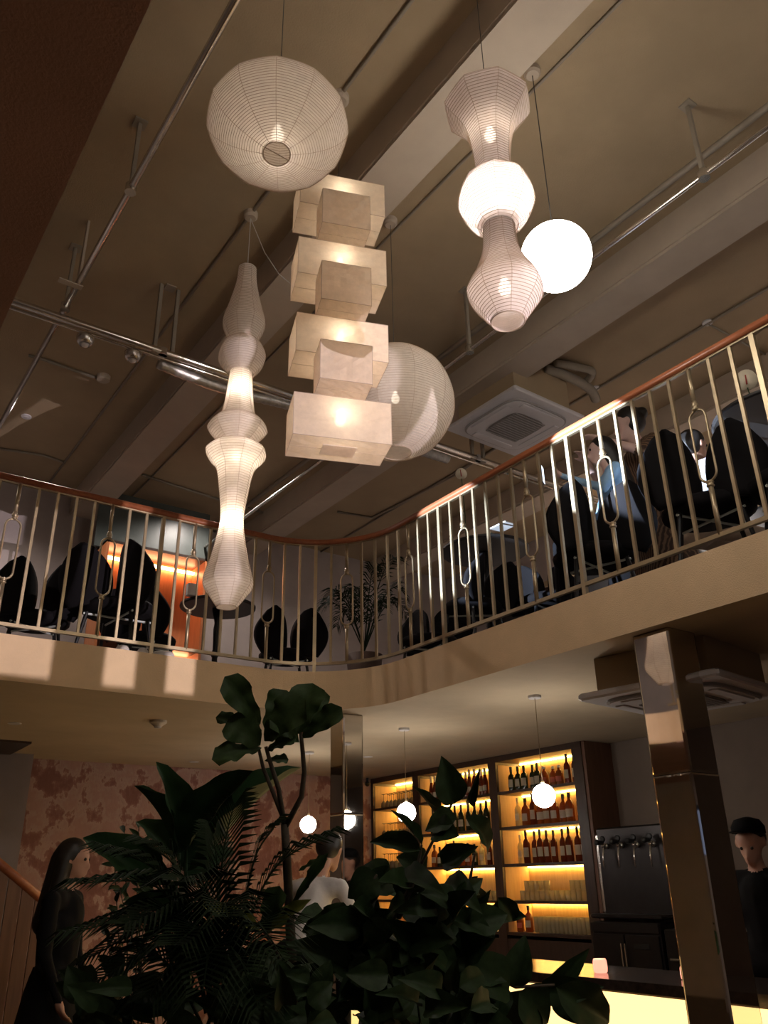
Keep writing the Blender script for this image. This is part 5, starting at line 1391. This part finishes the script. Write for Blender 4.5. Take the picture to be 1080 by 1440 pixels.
# --- rubber fig on the right
DR = 2.85
root = atD(530, 1440, DR); O = Vector((root.x, root.y, 0.0))
rub = thing('rubber_fig', 'bushy rubber fig with broad dark leaves in front of the bar', 'plant', O); pot(rub, 0.22, 0.38)
def P3(x, y, d=0.0): return atD(x, y, DR + d)
S3 = [[(515, 1440), (522, 1380), (540, 1320), (570, 1260), (600, 1200), (637, 1127)], [(520, 1400), (560, 1340), (620, 1290), (660, 1240), (668, 1200)], [(518, 1420), (500, 1340), (505, 1270), (530, 1230)],
      [(525, 1400), (600, 1370), (690, 1370), (725, 1388), (780, 1385)], [(560, 1290), (585, 1230), (593, 1188)]]
for s in S3: stem(rub, O, [O + Vector((0, 0, 0.33))] * (s[0][1] >= 1440) + [P3(*q) for q in s], 0.012, 0.004)
big = [((638, 1130), (623, 1066), 43, 0), ((593, 1188), (552, 1136), 16, .5), ((616, 1152), (586, 1104), 17, .6), ((642, 1150), (596, 1166), 42, .2), ((655, 1150), (703, 1200), 34, -.2), ((592, 1196), (517, 1176), 30, .2),
       ((660, 1130), (672, 1096), 14, .8), ((612, 1165), (640, 1172), 40, 0), ((622, 1215), (668, 1190), 34, .3), ((600, 1220), (560, 1205), 44, -.3), ((545, 1240), (505, 1215), 48, .1), ((530, 1230), (490, 1262), 46, -.2),
       ((560, 1262), (600, 1235), 50, .4), ((590, 1290), (640, 1262), 48, -.2), ((640, 1262), (682, 1236), 26, .4), ((672, 1232), (668, 1262), 18, .7), ((655, 1285), (690, 1255), 20, .8), ((540, 1300), (498, 1282), 50, .2), ((575, 1310), (620, 1330), 50, 0),
       ((515, 1300), (462, 1290), 44, .2), ((500, 1320), (440, 1318), 46, .1), ((492, 1365), (415, 1320), 50, 0), ((530, 1350), (470, 1345), 46, .3), ((660, 1300), (715, 1285), 40, .2), ((700, 1262), (735, 1300), 26, .5),
       ((716, 1392), (648, 1350), 62, 0), ((722, 1386), (738, 1318), 42, .2), ((770, 1398), (828, 1336), 30, .5), ((735, 1392), (728, 1470), 74, -.1), ((782, 1388), (872, 1445), 58, .2), ((760, 1392), (842, 1392), 40, .6),
       ((690, 1375), (650, 1420), 50, .3), ((705, 1385), (690, 1445), 50, 0), ((620, 1370), (660, 1410), 50, .2), ((600, 1375), (560, 1420), 54, -.2), ((560, 1355), (610, 1350), 50, .4), ((545, 1390), (500, 1420), 54, .1),
       ((525, 1400), (560, 1440), 50, 0), ((625, 1330), (665, 1352), 44, .2), ((645, 1310), (600, 1300), 46, .3), ((570, 1270), (540, 1285), 44, .4), ((790, 1392), (815, 1440), 46, .3), ((730, 1395), (775, 1440), 60, 0), ((560, 1330), (522, 1345), 40, .2)]
for b, tp, w, ro in big:
    d0 = rp.uniform(-.12, .12); leaf(rub, O, 'rubber', P3(*b, d0), P3(*tp, d0 + rp.uniform(-.12, .08)), mpx(w, DR), ro + rp.uniform(-.2, .2), rp.randrange(3))
lf = leaf(rub, O, 'rubber', P3(638, 1130), P3(623, 1066), mpx(44, DR), 0.0, 0)
# filling leaves in the dark mass
for i in range(95):
    x = rp.uniform(455, 690); y = rp.uniform(1215 + abs(x - 580) * 0.55, 1450); a = rp.uniform(0, 2 * PI); L = rp.uniform(42, 70); d0 = rp.uniform(-.15, .35)
    leaf(rub, O, 'rubber', P3(x, y, d0), P3(x + L * math.cos(a), y + L * 0.7 * math.sin(a), d0 + rp.uniform(-.2, .1)), mpx(rp.uniform(30, 46), DR), rp.uniform(-.5, .5), rp.randrange(3))

# --- small-leaved shrub at far left and low foliage along the planter
DS = 3.6
root = atD(185, 1440, DS); O = Vector((root.x, root.y, 0.0))
sm = thing('small_leaf_shrub', 'thin stemmed shrub with small pointed leaves before the mural wall', 'plant', O); pot(sm, 0.18, 0.36)
for tipx, tipy in ((195, 1165), (175, 1172), (212, 1178), (160, 1195), (150, 1310), (200, 1320), (168, 1250)):
    b = atD(rp.uniform(175, 200), 1440, DS); tp = atD(tipx, tipy, DS + rp.uniform(-.1, .1)); m_ = b.lerp(tp, .5) + Vector((rp.uniform(-.04, .04), rp.uniform(-.04, .04), 0))
    stem(sm, O, [O + Vector((0, 0, .3)), b, m_, tp], 0.006, 0.002)
    for k in range(16):
        t_ = 0.35 + 0.65 * k / 15; q = b.lerp(tp, t_) if t_ < .5 else m_.lerp(tp, (t_ - .5) * 2); a = rp.uniform(0, 2 * PI)
        leaf(sm, O, 'small', q, q + Vector((math.cos(a) * .06, math.sin(a) * .06, rp.uniform(-.01, .06))), 0.022, rp.uniform(-.5, .5))
DL = 2.6
for px, l, n in ((385, 'low broad leaved foliage plant between palm and rubber fig', 46), (180, 'low broad leaved foliage plant under the palm fronds', 30), (600, 'low broad leaved foliage plant under the rubber fig', 40)):
    root = atD(px, 1440, DL); O = Vector((root.x, root.y, 0.0))
    lp = thing('foliage_plant', l, 'plant', O, group='low foliage plants along the planter'); pot(lp, 0.18, 0.36)
    c = atD(px, 1470, DL)
    stem(lp, O, [O + Vector((0, 0, .3)), c], 0.015, 0.01)
    for i in range(n):
        a = rp.uniform(-PI, 0); L = rp.uniform(40, 110); d0 = rp.uniform(-.25, .3)
        x = px + rp.uniform(-75, 75); y = 1460 - rp.uniform(0, 90)
        b = atD(x, y, DL + d0); tp = atD(x + 60 * math.cos(a), y + 55 * math.sin(a) + 15, DL + d0 + rp.uniform(-.15, .15))
        leaf(lp, O, 'rubber', b, tp, mpx(rp.uniform(24, 40), DL), rp.uniform(-.5, .5), rp.randrange(3))
        if i % 4 == 0: stem(lp, O, [c, c.lerp(b, .6) + Vector((0, 0, -.03)), b], 0.005, 0.003, 'leaf_palm', 'stalk')
# plant upstairs in the balcony corner
O = Vector((4.24, 6.26, FU))
cp = thing('corner_palm', 'dark palm in a pot behind the curved corner of the railing', 'plant', O); pot(cp, 0.17, 0.34)
for k in range(13):
    a = 2 * PI * k / 13 + rp.uniform(-.2, .2); R_ = rp.uniform(.3, .55); c = O + Vector((0, 0, .38)); tp = O + Vector((R_ * math.cos(a), R_ * math.sin(a), rp.uniform(.6, 1.15)))
    frond(cp, O, [c, c.lerp(tp, .4) + Vector((0, 0, .25)), c.lerp(tp, .75) + Vector((0, 0, .22)), tp], 0.16, 18, 0.018)

# small security camera at the head of the slim column
q = atZ(520, 1094, HC + 1.19)
t = thing('security_camera', 'tiny black security camera under the ceiling beside the wine glass bay', 'camera', (SX - 0.12, 9.52, HC + 1.19))
MB().sphere((0, 0, 0), 0.035, 14, 10).build('housing', 'black_plastic', t, True)
MB().lathe([(0.016, 0.02), (0.016, 0.075)], 10).build('mount', 'black_plastic', t)
MB().sphere((-0.025, -0.018, -0.008), 0.013, 10, 8).build('lens', 'glass_dark', t, True)
